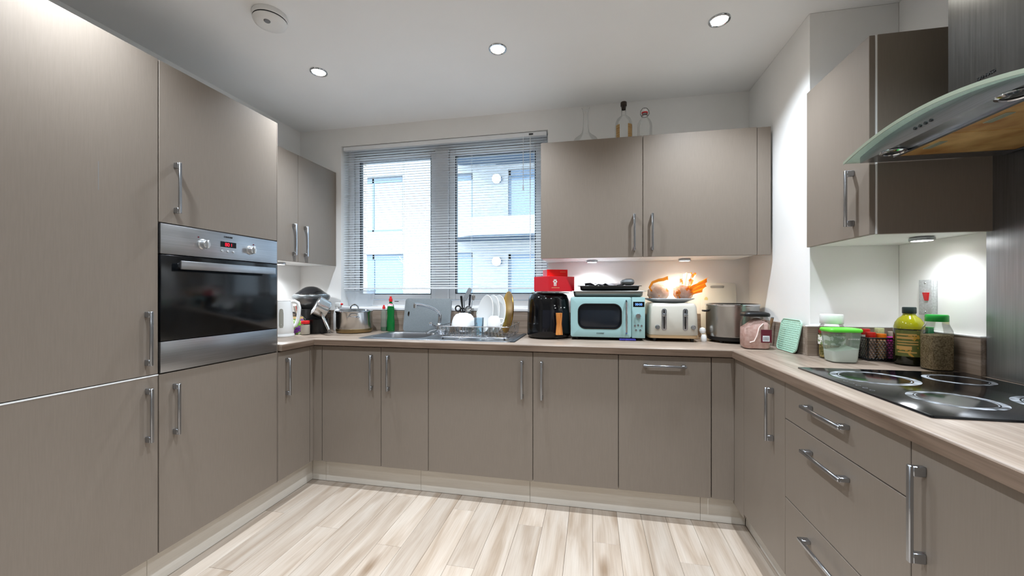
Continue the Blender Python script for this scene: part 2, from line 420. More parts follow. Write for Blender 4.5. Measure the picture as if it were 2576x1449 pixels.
# ================================================================ cupboards
b = BM()
box(b, .022, .031, -.0055, .0055, -.105, .105, .0018)
for s in (-1, 1): box(b, 0, .024, -.0065, .0065, s * .093 - .011, s * .093 + .011, .0015)
handle_me = to_mesh('handle', b)
ROT = {'+X': (0, 0, 0), '-Y': (0, 0, -PI / 2), '-X': (0, 0, PI)}
ROTH = {'+X': (PI / 2, 0, 0), '-Y': (PI / 2, 0, -PI / 2), '-X': (PI / 2, 0, PI)}
G = .0015
def panel_box(f, p, a0, a1, z0, z1, th=.018, bev=.0013):
    b = BM()
    if f == '+X': box(b, p - th, p, a0 + G, a1 - G, z0, z1, bev)
    elif f == '-X': box(b, p, p + th, a0 + G, a1 - G, z0, z1, bev)
    else: box(b, a0 + G, a1 - G, p, p + th, z0, z1, bev)
    return b
def door(t, f, p, a0, a1, z0, z1, h=None, name='door', horiz=False, m=None):
    d = t.part(name, panel_box(f, p, a0, a1, z0, z1), m or m_taupe, smooth=False)
    if h:
        a, z = h
        loc = {'+X': (p, a, z), '-X': (p, a, z), '-Y': (a, p, z)}[f]
        t.inst('handle', handle_me, m_chrome, d, loc, (ROTH if horiz else ROT)[f])
    return d
DX, DY, DR = -1.695, 2.155, .698       # door faces: left run, back run, right run
Z0, Z1 = .153, .865
def carcass(t, x0, x1, y0, y1, z0, z1, m=None): return t.part('carcass', box(BM(), x0, x1, y0, y1, z0, z1), m or m_carc, smooth=False)

t = Thing('fridge_cabinet', 'tall taupe cupboard with two stacked doors left of the oven', 'cabinet', (-1.98, .96, 0))
carcass(t, XL + .004, DX - .020, .662, 1.2605, .151, 2.12)
d = door(t, '+X', DX, .662, 1.2615, .872, 2.125, (1.217, 1.016))
t.part('scratch', box(BM(), DX, DX + .0002, 1.0655, 1.067, 1.555, 1.655), m_grey, d, smooth=False)
d = door(t, '+X', DX, .662, 1.2615, Z0, .864, (1.219, .718))
t.part('edge_trim', box(BM(), DX - .017, DX + .0006, .664, 1.2605, .8644, .8690), m_under, d, smooth=False)
t = Thing('oven_cabinet', 'tall taupe cupboard that houses the built-in oven', 'cabinet', (-1.98, 1.56, 0))
carcass(t, XL + .004, DX - .020, 1.2625, 1.866, .151, .868)
t.part('upper_carcass', box(BM(), XL + .004, DX - .020, 1.2625, 1.866, 1.477, 2.12), m_taupe, smooth=False)
t.part('side_panel', box(BM(), XL + .004, DX - .001, 1.8665, 1.8705, .151, 2.125), m_taupe, smooth=False)
t.part('back_panel', box(BM(), XL + .004, XL + .010, 1.2625, 1.866, .868, 1.477), m_carc, smooth=False)
door(t, '+X', DX, 1.2625, 1.8665, 1.478, 2.125, (1.325, 1.627))
door(t, '+X', DX, 1.2625, 1.8665, Z0, .866, (1.322, .714))

t = Thing('corner_cabinet', 'narrow taupe base cupboard in the corner beside the oven tower', 'cabinet', (-1.95, 2.0, 0))
carcass(t, XL + .004, DX - .020, 1.872, 2.172, .151, .868)
door(t, '+X', DX, 1.8725, 2.124, Z0, Z1, (1.932, .7195))
t.part('corner_post', box(BM(), DX - .018, DX, 2.1265, 2.172, Z0, Z1, .001), m_taupe, smooth=False)
t.part('corner_filler', box(BM(), DX + .0005, -1.6375, DY, DY + .018, Z0, Z1, .001), m_taupe, smooth=False)

def base(label, x0, x1, h, top=.868, horiz=False, name='base_cabinet', cat='cabinet', z1=Z1):
    t = Thing(name, label, cat, ((x0 + x1) / 2, 2.45, 0))
    carcass(t, x0 + .001, x1 - .001, DY + .020, YB - .004, .151, top)
    door(t, '-Y', DY, x0, x1, Z0, z1, h, horiz=horiz)
    return t
base('taupe base cupboard left of the sink bowl, handle on its right edge', -1.635, -1.237, (-1.295, .716), .70)
base('narrowest taupe base cupboard under the sink, handle on its left edge', -1.237, -.935, (-1.186, .716), .70)
base('wide taupe base cupboard under the dish rack, handle on its right edge', -.935, -.320, (-.379, .713))
base('taupe base cupboard under the air fryer, handle on its left edge', -.320, .137, (-.270, .713))
base('taupe integrated dishwasher front with a horizontal handle', .137, .591, (.365, .816), horiz=True, name='dishwasher', cat='dishwasher')

t = Thing('corner_cabinet', 'taupe base cupboard in the right corner below the green mat', 'cabinet', (1.0, 1.85, 0))
carcass(t, DR + .020, XR - .004, 1.628, 2.018, .151, .868)
door(t, '-X', DR, 1.627, 2.032, Z0, Z1, (1.724, .7155))
t.part('corner_post', box(BM(), DR, DR + .018, 2.035, 2.172, Z0 - .02, Z1, .001), m_taupe, smooth=False)
t.part('corner_filler', box(BM(), .5935, DR - .0005, DY, DY + .018, Z0, Z1, .001), m_taupe, smooth=False)
t = Thing('drawer_cabinet', 'taupe unit of three drawers under the hob', 'cabinet', (1.0, 1.33, 0))
carcass(t, DR + .020, XR - .004, 1.042, 1.626, .151, .868)
door(t, '-X', DR, 1.041, 1.627, .7325, Z1, (1.357, .8205), 'drawer', True)
door(t, '-X', DR, 1.041, 1.627, .4445, .7295, (1.357, .6745), 'drawer', True)
door(t, '-X', DR, 1.041, 1.627, Z0, .4415, (1.370, .3780), 'drawer', True)
t = Thing('base_cabinet', 'taupe base cupboard nearest the camera right of the drawers', 'cabinet', (1.0, .74, 0))
carcass(t, DR + .020, XR - .004, .442, 1.040, .151, .868)
door(t, '-X', DR, .441, 1.041, Z0, Z1, (1.004, .719))

# wall cupboards
def puck_mesh():
    b = BM(); lathe(b, [(0, .012), (.034, .012), (.036, .010), (.036, .0), (.030, -.001), (.030, .001), (0, .001)], n=24); return to_mesh('puck', b)
puck_me = puck_mesh()
b = BM(); lathe(b, [(0, -.0008), (.0295, -.0008), (.0295, .0006), (0, .0006)], n=24); puckled_me = to_mesh('puck_face', b)
def puck(label, loc, col=(.90, .95, 1.0), w=1.0):
    t = Thing('cabinet_light', label, 'light', loc, group=None, local=True)
    t.inst('housing', puck_me, m_chrome); t.inst('diffuser', puckled_me, m_puckled)
    l = bpy.data.lights.new('puck_spot', 'SPOT'); l.energy = PUCK_W * w; l.color = col; l.spot_size = math.radians(150); l.spot_blend = .8; l.shadow_soft_size = .025
    o = bpy.data.objects.new('puck_spot', l); COL.objects.link(o); o.parent = t.e; o.location = (0, 0, -.006)
WD = 2.38
def wall_cab(label, x0, x1, h):
    t = Thing('wall_cabinet', label, 'cabinet', ((x0 + x1) / 2, 2.55, 1.40))
    carcass(t, x0 + .001, x1 - .001, WD + .020, YB - .002, 1.402, 2.098, m_under)
    door(t, '-Y', WD, x0, x1, 1.400, 2.100, h)
    return t
wall_cab('taupe wall cupboard beside the window, handle on its right edge', -.306, .287, (.239, 1.541))
t = wall_cab('taupe wall cupboard near the pillar, handle on its left edge', .287, .885, (.338, 1.541))
t.part('end_filler', box(BM(), .8865, .9535, WD + .003, WD + .021, 1.400, 2.098, .001), m_taupe, smooth=False)
puck('round light under the wall cupboard above the microwave', (.0, 2.590, 1.388), w=1.1)
puck('warm round light under the wall cupboard above the toaster', (.555, 2.575, 1.388), (1, .84, .62), .62)
WL = -1.945
t = Thing('wall_cabinet', 'two-door taupe wall cupboard between the oven tower and window', 'cabinet', (-2.1, 2.3, 1.40))
carcass(t, XL + .002, WL - .020, 1.873, YB - .004, 1.402, 2.120, m_under)
door(t, '+X', WL, 1.873, 2.322, 1.400, 2.122, (2.275, 1.545))
door(t, '+X', WL, 2.322, YB - .003, 1.400, 2.122, (2.382, 1.545))
puck('round light under the left wall cupboard above the kettle', (-2.12, 2.36, 1.388), w=1.5)
t = Thing('wall_cabinet', 'taupe wall cupboard beside the extractor hood', 'cabinet', (1.14, 1.81, 1.40))
carcass(t, .979, XR - .002, 1.626, PY - .002, 1.402, 2.096, m_under)
t.part('side_panel', box(BM(), .979, XR - .001, 1.606, 1.6245, 1.400, 2.098, .001), m_taupe, smooth=False)
door(t, '-X', .955, 1.607, PY - .002, 1.399, 2.098, (1.694, 1.545))
t.part('edge_strip', box(BM(), .9736, .9786, 1.6075, 1.6245, 1.400, 2.098), m_under, smooth=False)
puck('round light under the wall cupboard above the oil bottle', (1.205, 1.745, 1.388), (.90, .95, 1.0), .38)

# ================================================================ worktop
wt = Thing('worktop', 'oak-effect laminate worktop running along three sides', 'worktop', (-.5, 2.4, .872))
sink_hole = rrect(-1.392, -1.022, 2.243, 2.587, .085, 6)
wt.part('back_section', slab(BM(), [(XL + .001, 2.131), (.679, 2.131), (.967, 2.131), (.967, YB - .001), (XL + .001, YB - .001)], .872, .910, .005, sink_hole), m_wtx, ang=.9)
wt.part('left_section', slab(BM(), [(XL + .001, 1.873), (-1.671, 1.873), (-1.671, 2.130), (XL + .001, 2.130)], .872, .910, .005), m_wty, ang=.9)
wt.part('right_section', slab(BM(), [(.680, .430), (XR - .001, .430), (XR - .001, PY - .001), (.967, PY - .001), (.967, 2.130), (.680, 2.130)], .872, .910, .005), m_wty, ang=.9)
for p, m in (((XL + .001, PX - .0005, YB - .019, YB - .001, .9105, 1.058), m_wtx), ((XL + .001, XL + .019, 1.873, YB - .020, .9105, 1.040), m_wty),
             ((PX - .019, PX - .001, PY - .001, YB - .020, .9105, 1.040), m_wty), ((PX - .019, XR - .0195, PY - .020, PY - .002, .9105, 1.040), m_wtx),
             ((XR - .019, XR - .001, 1.632, PY - .0025, .9105, 1.040), m_wty)):
    wt.part('upstand', box(BM(), *p, .0012), m, smooth=False)
m_edge_shade = wood('shaded_oak_edge', (104, 86, 72), (122, 103, 88), (136, 117, 102), 'x', .4); m_edge_shade_y = wood('shaded_oak_edge_long', (104, 86, 72), (122, 103, 88), (136, 117, 102), 'y', .4)  # strips over the same laminate; the edge's shade is put into their colour
wt.part('front_edge_shade', box(BM(), -1.669, .678, 2.1295, 2.1308, .8725, .9045, .0004), m_edge_shade, smooth=False)
wt.part('front_edge_shade', box(BM(), -1.6708, -1.6695, 1.8735, 2.1290, .8725, .9045, .0004), m_edge_shade_y, smooth=False)
wt.part('front_edge_shade', box(BM(), .6785, .6798, .4305, 2.1290, .8725, .9045, .0004), m_edge_shade_y, smooth=False)
m_seal = mat('white_sealant', (238, 238, 236), .5)
wt.part('sealant', box(BM(), XR - .021, XR - .0005, 1.632, PY - .003, 1.040, 1.046, .0015), m_seal)
wt.part('sealant', box(BM(), PX - .019, XR - .021, PY - .021, PY - .0005, 1.040, 1.046, .0015), m_seal)

single('splashback', 'brushed steel splashback on the wall behind the hob', 'splashback', box(BM(), XR - .007, XR - .0008, .44, 1.6285, .911, 1.98, .0008), m_steelv, (XR, 1.03, .911), smooth=False)

# ================================================================ ceiling fittings
b = BM(); lathe(b, [(.036, .004), (.036, -.002), (.040, -.005), (.046, -.004), (.048, 0), (.047, .004)], n=32); ring_me = to_mesh('ring', b)
b = BM(); lathe(b, [(0, .001), (.036, .001), (.036, .004), (0, .004)], n=24); led_me = to_mesh('lamp_face', b)
def downlight(label, x, y, group=None):
    t = Thing('downlight', label, 'light', (x, y, CZ - .0045), local=True, group=group)
    t.inst('trim_ring', ring_me, m_polish); t.inst('lamp', led_me, m_led)
    l = bpy.data.lights.new('downlight_spot', 'SPOT'); l.energy = DOWNLIGHT_W; l.color = (.805, .90, 1.0)
    l.spot_size = math.radians(122); l.spot_blend = 1.0; l.shadow_soft_size = .034
    o = bpy.data.objects.new('downlight_spot', l); COL.objects.link(o); o.parent = t.e; o.location = (0, 0, -.008)
downlight('leftmost recessed ceiling spotlight, near the oven tower', -1.535, 1.995)
downlight('recessed ceiling spotlight in the middle of the row of three', -.480, 1.992)
downlight('rightmost recessed ceiling spotlight, near the pillar', .579, 1.985)
for y, nm in ((.93, 'second'), (-.14, 'added')):  # the last row is unseen, added to lift the ambient light
    for x, sd in ((-1.535, 'left'), (-.48, 'middle'), (.579, 'right')):
        if nm == 'added' and sd == 'left': continue
        downlight('%s recessed spotlight in the %s row back from the window' % (sd, nm), x, y, 'ceiling spotlights out of frame')
t = Thing('smoke_alarm', 'round white smoke alarm on the ceiling', 'smoke alarm', (-1.440, 1.545, CZ - .05), local=True)
t.part('base', lathe(BM(), [(0, .05), (.070, .05), (.072, .046), (.072, .030), (.069, .027)], n=32), m_white)
t.part('vent_gap', lathe(BM(), [(.069, .0275), (.066, .026), (.066, .023), (.069, .0215)], n=32), m_dark)
b = lathe(BM(), [(.069, .022), (.070, .018), (.063, .006), (.050, .001), (.030, 0), (0, 0)], n=32)
cov = t.part('cover', b, m_white)
t.part('test_button', lathe(BM(), [(0, -.004), (.011, -.004), (.013, -.002), (.014, .001)], (.012, -.03, 0), 16), m_grey, cov)

# ================================================================ built-in oven
ov = Thing('oven', 'built-in single oven with steel fascia and black glass door', 'oven', (-1.98, 1.5645, .871))
OX = DX + .004; o0, o1 = 1.2665, 1.8625
ov.part('casing', box(BM(), XL + .02, DX - .022, o0 + .02, o1 - .02, .880, 1.470), m_dark, smooth=False)
fas = ov.part('control_panel', box(BM(), DX - .021, OX, o0, o1, 1.3515, 1.4735, .002, 2), m_steel)
dr = ov.part('oven_door', box(BM(), DX - .021, OX, o0, o1, .999, 1.3475, .002, 2), m_ovglass)
ov.part('lower_trim', box(BM(), DX - .021, OX, o0, o1, .872, .9965, .002, 2), m_steel)
b = box(BM(), OX + .026, OX + .036, 1.320, 1.815, 1.290, 1.326, .003, 2)
for y in (1.345, 1.790): box(b, OX, OX + .028, y - .012, y + .012, 1.298, 1.318, .002)
ov.part('door_handle', b, m_steel, dr)
m_knob = mat('satin_knob', (205, 207, 208), .28, .9)
for y in (1.441, 1.687):
    b = BM(); mx = aim((OX, y, 1.408), (1, 0, 0))
    lathe(b, [(0, 0), (.024, 0), (.024, .004), (.019, .007), (.018, .022), (.015, .026), (0, .026)], n=24, mtx=mx)
    box(b, OX + .022, OX + .034, y - .005, y + .005, 1.390, 1.426, .002)
    ov.part('knob', b, m_knob, fas)
m_disp = mat('display_black', (6, 6, 8), .1)
m_redled = mat('red_digits', (255, 20, 40), .5, emis=(255, 10, 40), es=3)
dsp = ov.part('display', box(BM(), OX, OX + .0012, 1.526, 1.608, 1.4075, 1.4335, .0004), m_disp, fas)
b = BM(); yy = 1.5535
def seg7(b, y, z, w, h, segs, mx):
    t_ = w * .2; S = {'a': (0, h / 2, 1), 'g': (0, 0, 1), 'd': (0, -h / 2, 1), 'f': (-w / 2, h / 4, 0), 'b': (w / 2, h / 4, 0), 'e': (-w / 2, -h / 4, 0), 'c': (w / 2, -h / 4, 0)}
    for s in segs:
        cx, cz, hz = S[s]; ww, hh = (w * .8, t_) if hz else (t_, h * .42)
        box(b, y + cx - ww / 2, y + cx + ww / 2, -.0002, .0002, z + cz - hh / 2, z + cz + hh / 2, mtx=mx)
MXX = Matrix.Translation((OX + .0014, 0, 0)) @ Matrix(((0, 1, 0, 0), (1, 0, 0, 0), (0, 0, 1, 0), (0, 0, 0, 1)))
for k, sg in enumerate(('abcdefg', 'abcdef', 'bc')): seg7(b, yy + k * .0125, 1.4205, .0075, .0135, sg, MXX)
ov.part('digits', b, m_redled, dsp, smooth=False, label='glowing red clock digits')
for y in (1.534, 1.563, 1.593):
    ov.part('button', lathe(BM(), [(0, 0), (.0058, 0), (.0058, .003), (.0045, .005), (0, .005)], n=14, mtx=aim((OX, y, 1.3885), (1, 0, 0))), m_knob, fas)
for y in (1.421, 1.708):
    ov.part('indicator', lathe(BM(), [(0, 0), (.0035, 0), (.003, .002), (0, .002)], n=12, mtx=aim((OX, y, 1.4375), (1, 0, 0))), mat('indicator_red', (96, 20, 34), .3), fas)
ov.part('lettering', text_bm(BM(), 'ZANUSSI', .0115, face_X((OX + .0006, 1.565, 1.4555))), m_black, fas, smooth=False)

# ================================================================ hob
hb = Thing('hob', 'black glass ceramic hob set in the worktop', 'hob', (1.01, 1.365, .910))
hb.part('glass_plate', slab(BM(), rrect(.755, 1.272, 1.066, 1.664, .006, 3), .9103, .9155, .0012), m_blackgloss)
m_zone = mat('zone_residue', (150, 154, 158), .35); 
N, L, B = nodes(m_zone)
noise_col(m_zone, (40, 43, 46), (176, 180, 186), (1, 1, 1), 38, 6, .34, .66)
def annulus(b, c, r0, r1, z, n=56, dz=.00015):
    for ra, rb in ((r0, r1),):
        lathe(b, [(ra, dz), (rb, dz), (rb, 0), (ra, 0), (ra, dz)], (c[0], c[1], z), n)
    return b
for c, r in (((.905, 1.505), .112), ((1.150, 1.525), .082), ((.925, 1.235), .092), ((1.160, 1.215), .105)):
    b = BM(); annulus(b, c, r * .84, r, .9156); annulus(b, c, r * .78, r * .81, .9156)
    hb.part('cooking_zone', b, m_zone, label='pale ring around a cooking zone')
for k in range(5):
    hb.part('touch_key', lathe(BM(), [(.005, .00012), (.006, .00012), (.006, 0), (.005, 0), (.005, .00012)], (.785, 1.31 + k * .03, .9156), 14), m_zone, smooth=False)

# ================================================================ extractor hood
hd = Thing('extractor_hood', 'steel chimney extractor hood with a curved glass canopy', 'extractor hood', (1.15, 1.30, 1.63))
HC, HW = 1.300, .300
def zc(y, top, edge, w=HW): return top - (top - edge) * ((y - HC) / w) ** 2
ny = 24; ys = [HC - HW + 2 * HW * i / ny for i in range(ny + 1)]
b = BM(); xs = [.872, .874, 1.30]
for (za, zb_, e) in ((0, 0, 0),):
    ring = []
    for y in ys:
        zt = zc(y, 1.699, 1.655)
        ring.append([(.872, y, zt - .006), (.8735, y, zt), (1.306, y, zt), (1.306, y, zt - .006)])
    loft(b, ring)
can = hd.part('canopy', b, m_canopy, ang=.6)
m_edge = mat('green_glass_edge', (142, 150, 132), .2, spec=.6)
b = BM(); loft(b, [[(.8700, y, zc(y, 1.699, 1.655) - .0095), (.8700, y, zc(y, 1.699, 1.655) + .0005), (.8719, y, zc(y, 1.699, 1.655) + .0005), (.8719, y, zc(y, 1.699, 1.655) - .0095)] for y in ys])
hd.part('glass_edge', b, m_edge, can, ang=.6)
# steel body under the glass: curved front band, flat underside
BW = .262
ys2 = [HC - BW + 2 * BW * i / 20 for i in range(21)]
b = BM()
loft(b, [[(.900, y, min(1.638, zc(y, 1.691, 1.647) - .004)), (.900, y, zc(y, 1.691, 1.647)), (1.300, y, zc(y, 1.691, 1.647)), (1.300, y, min(1.638, zc(y, 1.691, 1.647) - .004))] for y in ys2])
body = hd.part('body', b, m_steel, ang=.6)
m_filter = mat('greasy_filter_mesh', (188, 136, 62), .45, .35); noise_col(m_filter, (150, 98, 38), (226, 190, 124), (1, 1, 1), 9, 5, .3, .7)
for y0, y1 in ((1.115, 1.298), (1.302, 1.485)):
    f = hd.part('filter', box(BM(), .965, 1.265, y0, y1, 1.6325, 1.6378, .001), m_filter, smooth=False, label='amber grease-stained filter panel')
    hd.part('filter_latch', box(BM(), .985, 1.005, (y0 + y1) / 2 - .03, (y0 + y1) / 2 + .03, 1.6305, 1.633, .001), m_edge, f, smooth=False)
b = BM()
for p in ((.955, .965, 1.105, 1.495), (1.265, 1.275, 1.105, 1.495)): box(b, p[0], p[1], p[2], p[3], 1.6315, 1.638)
for p in ((.965, 1.265, 1.105, 1.115), (.965, 1.265, 1.485, 1.495)): box(b, *p, 1.6315, 1.638)
hd.part('filter_frame', b, m_chrome, smooth=False)
for y in (1.082, 1.448):
    l_ = hd.part('lamp_housing', lathe(BM(), [(0, .001), (.028, .001), (.033, -.003), (.033, -.006), (.026, -.0085), (.024, -.006)], (.924, y, 1.639), 24), m_polish)
    hd.part('lamp_glass', lathe(BM(), [(0, -.009), (.015, -.0085), (.024, -.006), (.024, -.004), (0, -.004)], (.924, y, 1.639), 24), m_glass, l_)
for k in range(4):
    hd.part('button', lathe(BM(), [(0, 0), (.0042, 0), (.0042, .003), (0, .003)], n=12, mtx=aim((.900, 1.272 + k * .018, 1.6615), (-1, 0, 0))), m_dark)
chim = hd.part('chimney', box(BM(), 1.062, XR - .009, 1.165, 1.442, 1.700, CZ - .003, .002), m_chim, smooth=False)
hd.part('chimney_sleeve', box(BM(), 1.068, XR - .009, 1.171, 1.436, 2.20, CZ - .002), m_steel, chim, smooth=False)
hd.part('lettering', text_bm(BM(), 'ZANUSSI', .0135, face_mX((1.0615, 1.322, 1.792))), m_black, chim, smooth=False)

# ================================================================ sink and tap
sk = Thing('sink', 'inset stainless steel sink with drainer at the right', 'sink', (-.94, 2.42, .910))
sk.part('top_plate', slab(BM(), rrect(-1.425, -.462, 2.195, 2.645, .03, 5), .9103, .9135, .0015, rrect(-1.385, -1.029, 2.25, 2.58, .08, 6)), m_steel, ang=.9)
b = BM(); rings = []
for d, z in ((0, .9134), (.004, .905), (.008, .85), (.014, .79), (.035, .768), (.07, .764)):
    rings.append([(x, y, z) for x, y in rrect(-1.385 + d, -1.029 - d, 2.25 + d, 2.58 - d, max(.02, .08 - d * .6), 6)])
loft(b, rings, False, True)
bw = sk.part('bowl', b, m_steel, ang=1)
sk.part('waste', lathe(BM(), [(0, .002), (.03, .002), (.036, .004), (.04, .001)], (-1.207, 2.42, .764), 20), m_polish, bw)
b = BM()
for k in range(9): box(b, -.985, -.50, 2.255 + k * .042, 2.263 + k * .042, .9134, .9150, .0006)
sk.part('drainer_ribs', b, m_steel)
tp = Thing('tap', 'chrome mixer tap with a long swept spout behind the sink', 'tap', (-1.052, 2.612, .9135))
tp.part('base', lathe(BM(), [(0, 0), (.030, 0), (.030, .004), (.024, .010), (.022, .045), (.019, .060), (.013, .066), (0, .066)], (-1.052, 2.612, .9137), 20), m_polish)
pts = [(-1.052, 2.612, .972), (-1.047, 2.612, 1.005), (-1.044, 2.610, 1.035), (-1.056, 2.600, 1.062), (-1.080, 2.580, 1.082), (-1.110, 2.553, 1.098), (-1.140, 2.522, 1.109), (-1.163, 2.490, 1.114), (-1.172, 2.474, 1.112)]
sp = tp.part('spout', tube(BM(), pts, [.013, .012, .0115, .011, .0105, .0105, .0105, .0105, .011], 12), m_polish)
tp.part('aerator', cyl(BM(), (-1.170, 2.476, 1.116), (-1.170, 2.476, 1.090), .012, .0125, 16), m_polish, sp)
b = tube(BM(), [(-1.06, 2.604, .945), (-1.072, 2.575, .962), (-1.083, 2.552, .975)], [.009, .007, .006], 10)
lathe(b, [(0, -.014), (.010, -.012), (.0145, 0), (.010, .012), (0, .014)], (-1.086, 2.546, .979), 14)
tp.part('lever', b, m_polish)

# ================================================================ cooker switch
sw = Thing('cooker_switch', 'tall wall switch plate with a red rocker', 'switch', (XR, 1.84, 1.175))
m_plate = mat('speckled_switch_plate', (206, 208, 208), .4, .3); noise_col(m_plate, (186, 188, 188), (204, 206, 206), (1, 1, 1), 160, 2)
pl_ = sw.part('back_box', box(BM(), XR - .017, XR - .0008, 1.828, 1.886, 1.108, 1.243, .002, 2), m_plate)
sw.part('face_plate', box(BM(), XR - .022, XR - .0172, 1.826, 1.888, 1.106, 1.245, .0015, 2), m_plate, pl_)
b = BM(); rk = [[(XR - .0222, y, z) for y, z in ((1.841, 1.163), (1.855, 1.163), (1.860, 1.195), (1.836, 1.195))], [(XR - .026, 1.841, 1.163), (XR - .026, 1.855, 1.163), (XR - .030, 1.860, 1.195), (XR - .030, 1.836, 1.195)]]
loft(b, rk); sw.part('rocker', b, m_redp, label='red rocker switch')
for z in (1.118, 1.233): sw.part('screw', lathe(BM(), [(0, 0), (.004, 0), (.003, .0015), (0, .0015)], n=12, mtx=aim((XR - .022, 1.857, z), (-1, 0, 0))), m_chrome)

# ================================================================ things on the worktop
TZ = .9104                     # worktop surface
DZ = .9152                     # sink drainer surface
def printed(name, cols, scale=20, rough=.4):
    m = mat(name, cols[0], rough); N, L, B = nodes(m)
    m, nz, cr = noise_col(m, cols[0], cols[-1], (1, 1, 1), scale, 3, .3, .7)
    cr.color_ramp.interpolation = 'CONSTANT'
    for i, c in enumerate(cols[1:-1]): e = cr.color_ramp.elements.new(.3 + .4 * (i + 1) / (len(cols) - 1)); e.color = lin(c)
    return m
# ---- kettle
k = Thing('kettle', 'white plastic jug kettle beside the oven tower', 'kettle', (-1.972, 2.205, TZ), rz=.735, local=True)
k.part('base', lathe(BM(), [(0, 0), (.076, 0), (.078, .006), (.074, .018), (0, .018)], n=28), m_white)
kb = k.part('jug', lathe(BM(), [(0, .019), (.070, .019), (.073, .03), (.071, .08), (.064, .16), (.060, .205), (.058, .222), (0, .224)], n=32), m_white)
k.part('lid', lathe(BM(), [(.054, .222), (.055, .232), (.045, .240), (.012, .243), (0, .243)], n=28), m_white, kb)
b = BM(); loft(b, [[(-.058, -.018, .17), (-.058, .018, .17), (-.05, .02, .222), (-.05, -.02, .222)], [(-.088, -.004, .205), (-.088, .004, .205), (-.085, .006, .222), (-.085, -.006, .222)]])
k.part('spout', b, m_white, kb)
k.part('handle', tube(BM(), [(.05, 0, .224), (.075, 0, .226), (.095, 0, .214), (.102, 0, .185), (.100, 0, .14), (.094, 0, .10), (.082, 0, .07), (.064, 0, .058)], [.012, .013, .013, .012, .012, .012, .011, .010], 10), m_white, kb)
b = BM(); 
rg = []
for z, w in ((.06, .009), (.075, .013), (.15, .013), (.175, .010), (.18, .004)):
    r_ = .0735 - (z - .03) * .075 + .0012
    rg.append([(r_ * math.sin(a), -r_ * math.cos(a), z) for a in [w * s / r_ for s in (-1, -.5, 0, .5, 1)]])
loft(b, rg, False, False, closed=False)
k.part('water_gauge', b, mat('smoked_gauge', (150, 148, 138), .2), kb, label='grey water level window')

# ---- packet and little jar
m_pack = printed('purple_green_print', [(96, 40, 120), (130, 60, 150), (116, 176, 50), (232, 226, 210), (110, 74, 40)], 34)
pk = Thing('spice_packet', 'small purple and green printed packet beside the kettle', 'packet', (-1.955, 2.335, TZ), rz=.7, local=True)
b = BM(); loft(b, [[(-.030, -.014, 0), (.030, -.014, 0), (.030, .014, 0), (-.030, .014, 0)], [(-.032, -.016, .05), (.032, -.016, .05), (.032, .016, .05), (-.032, .016, .05)], [(-.030, -.003, .105), (.030, -.003, .105), (.030, .003, .105), (-.030, .003, .105)]])
pb = pk.part('pouch', b, m_pack); pk.part('top_seal', box(BM(), -.031, .031, -.0015, .0015, .104, .120), mat('tan_paper', (206, 178, 120), .6), pb)
def jar(name, label, loc, r, h, lidm, fillm=None, fill=.6, lidh=.016, neck=.88, glassm=None, cat='jar', group=None, sq=False, n=24):
    t = Thing(name, label, cat, loc, local=True, group=group)
    sh = h - lidh; g = glassm or m_glass
    b = lathe(BM(), [(0, .001), (r * .9, .001), (r, .008), (r, sh * .80), (r * .96, sh * .87), (r * neck, sh * .93), (r * neck, sh)], n=n)
    bo = t.part('body', b, g)
    if fillm: t.part('contents', lathe(BM(), [(0, .004), (r * .86, .004), (r * .95, .010), (r * .95, h * fill), (r * .5, h * fill + .004), (0, h * fill + .002)], n=n), fillm, bo)
    t.part('lid', lathe(BM(), [(r * neck * 1.03, sh - .004), (r * neck * 1.06, sh - .002), (r * neck * 1.06, h - .003), (r * neck, h), (0, h)], n=n), lidm)
    return t
jar('spice_jar', 'small jar with a red lid in front of the black pot', (-1.885, 2.318, TZ), .029, .094, m_redp, mat('cream_powder', (222, 214, 200), .8), .7)

# ---- pots in the corner
m_blackpan = mat('nonstick_black', (20, 21, 22), .3)
m_wok = mat('grey_enamel', (104, 108, 110), .25, .6)
def pan_body(r, h, r0=None, wall=.003):
    r0 = r0 or r * .92
    return [(0, 0), (r0, 0), (r, h * .25), (r, h), (r + .003, h), (r + .003, h - .004), (r - wall, h - .004), (r - wall, h * .25), (r0 - wall, wall), (0, wall)]
t = Thing('cooking_pot', 'black cooking pot underneath the grey wok in the corner', 'pot', (-2.035, 2.565, TZ), local=True)
pb = t.part('body', lathe(BM(), pan_body(.105, .165), n=30), m_blackpan)
for s in (-1, 1): t.part('side_handle', tube(BM(), [(s * .100, -.03, .13), (s * .135, -.025, .135), (s * .135, .025, .135), (s * .100, .03, .13)], .006, 8), m_blackpan, pb)
t = Thing('wok', 'grey wok with a black domed lid stacked on the pot', 'wok', (-2.035, 2.565, TZ + .1655), local=True)
wkb = t.part('bowl', lathe(BM(), [(0, .0), (.062, .0), (.095, .030), (.122, .070), (.128, .088), (.124, .098), (.118, .102), (.113, .100), (.113, .09), (.055, .006), (0, .006)], n=32), m_wok)
t.part('rim', lathe(BM(), [(.120, .101), (.119, .106), (.112, .106), (.111, .101)], n=32), m_polish, wkb)
t.part('lid', lathe(BM(), [(.112, .104), (.104, .112), (.085, .126), (.060, .146), (.038, .158), (.015, .163), (0, .163)], n=32), m_blackgloss)
t = Thing('saucepan', 'black saucepan standing in front of the stacked pots', 'pan', (-1.880, 2.425, TZ), local=True)
sb = t.part('body', lathe(BM(), pan_body(.072, .100), n=28), m_blackpan)
b = tube(BM(), [(-.066, -.03, .09), (-.092, -.055, .125), (-.098, -.08, .165), (-.090, -.10, .200)], [.008, .010, .013, .012], 10)
t.part('handle', b, m_steelpan, sb)
t = Thing('saucepan', 'small steel saucepan tipped on its side with its handle hanging down', 'pan', (-1.842, 2.405, TZ + .101))
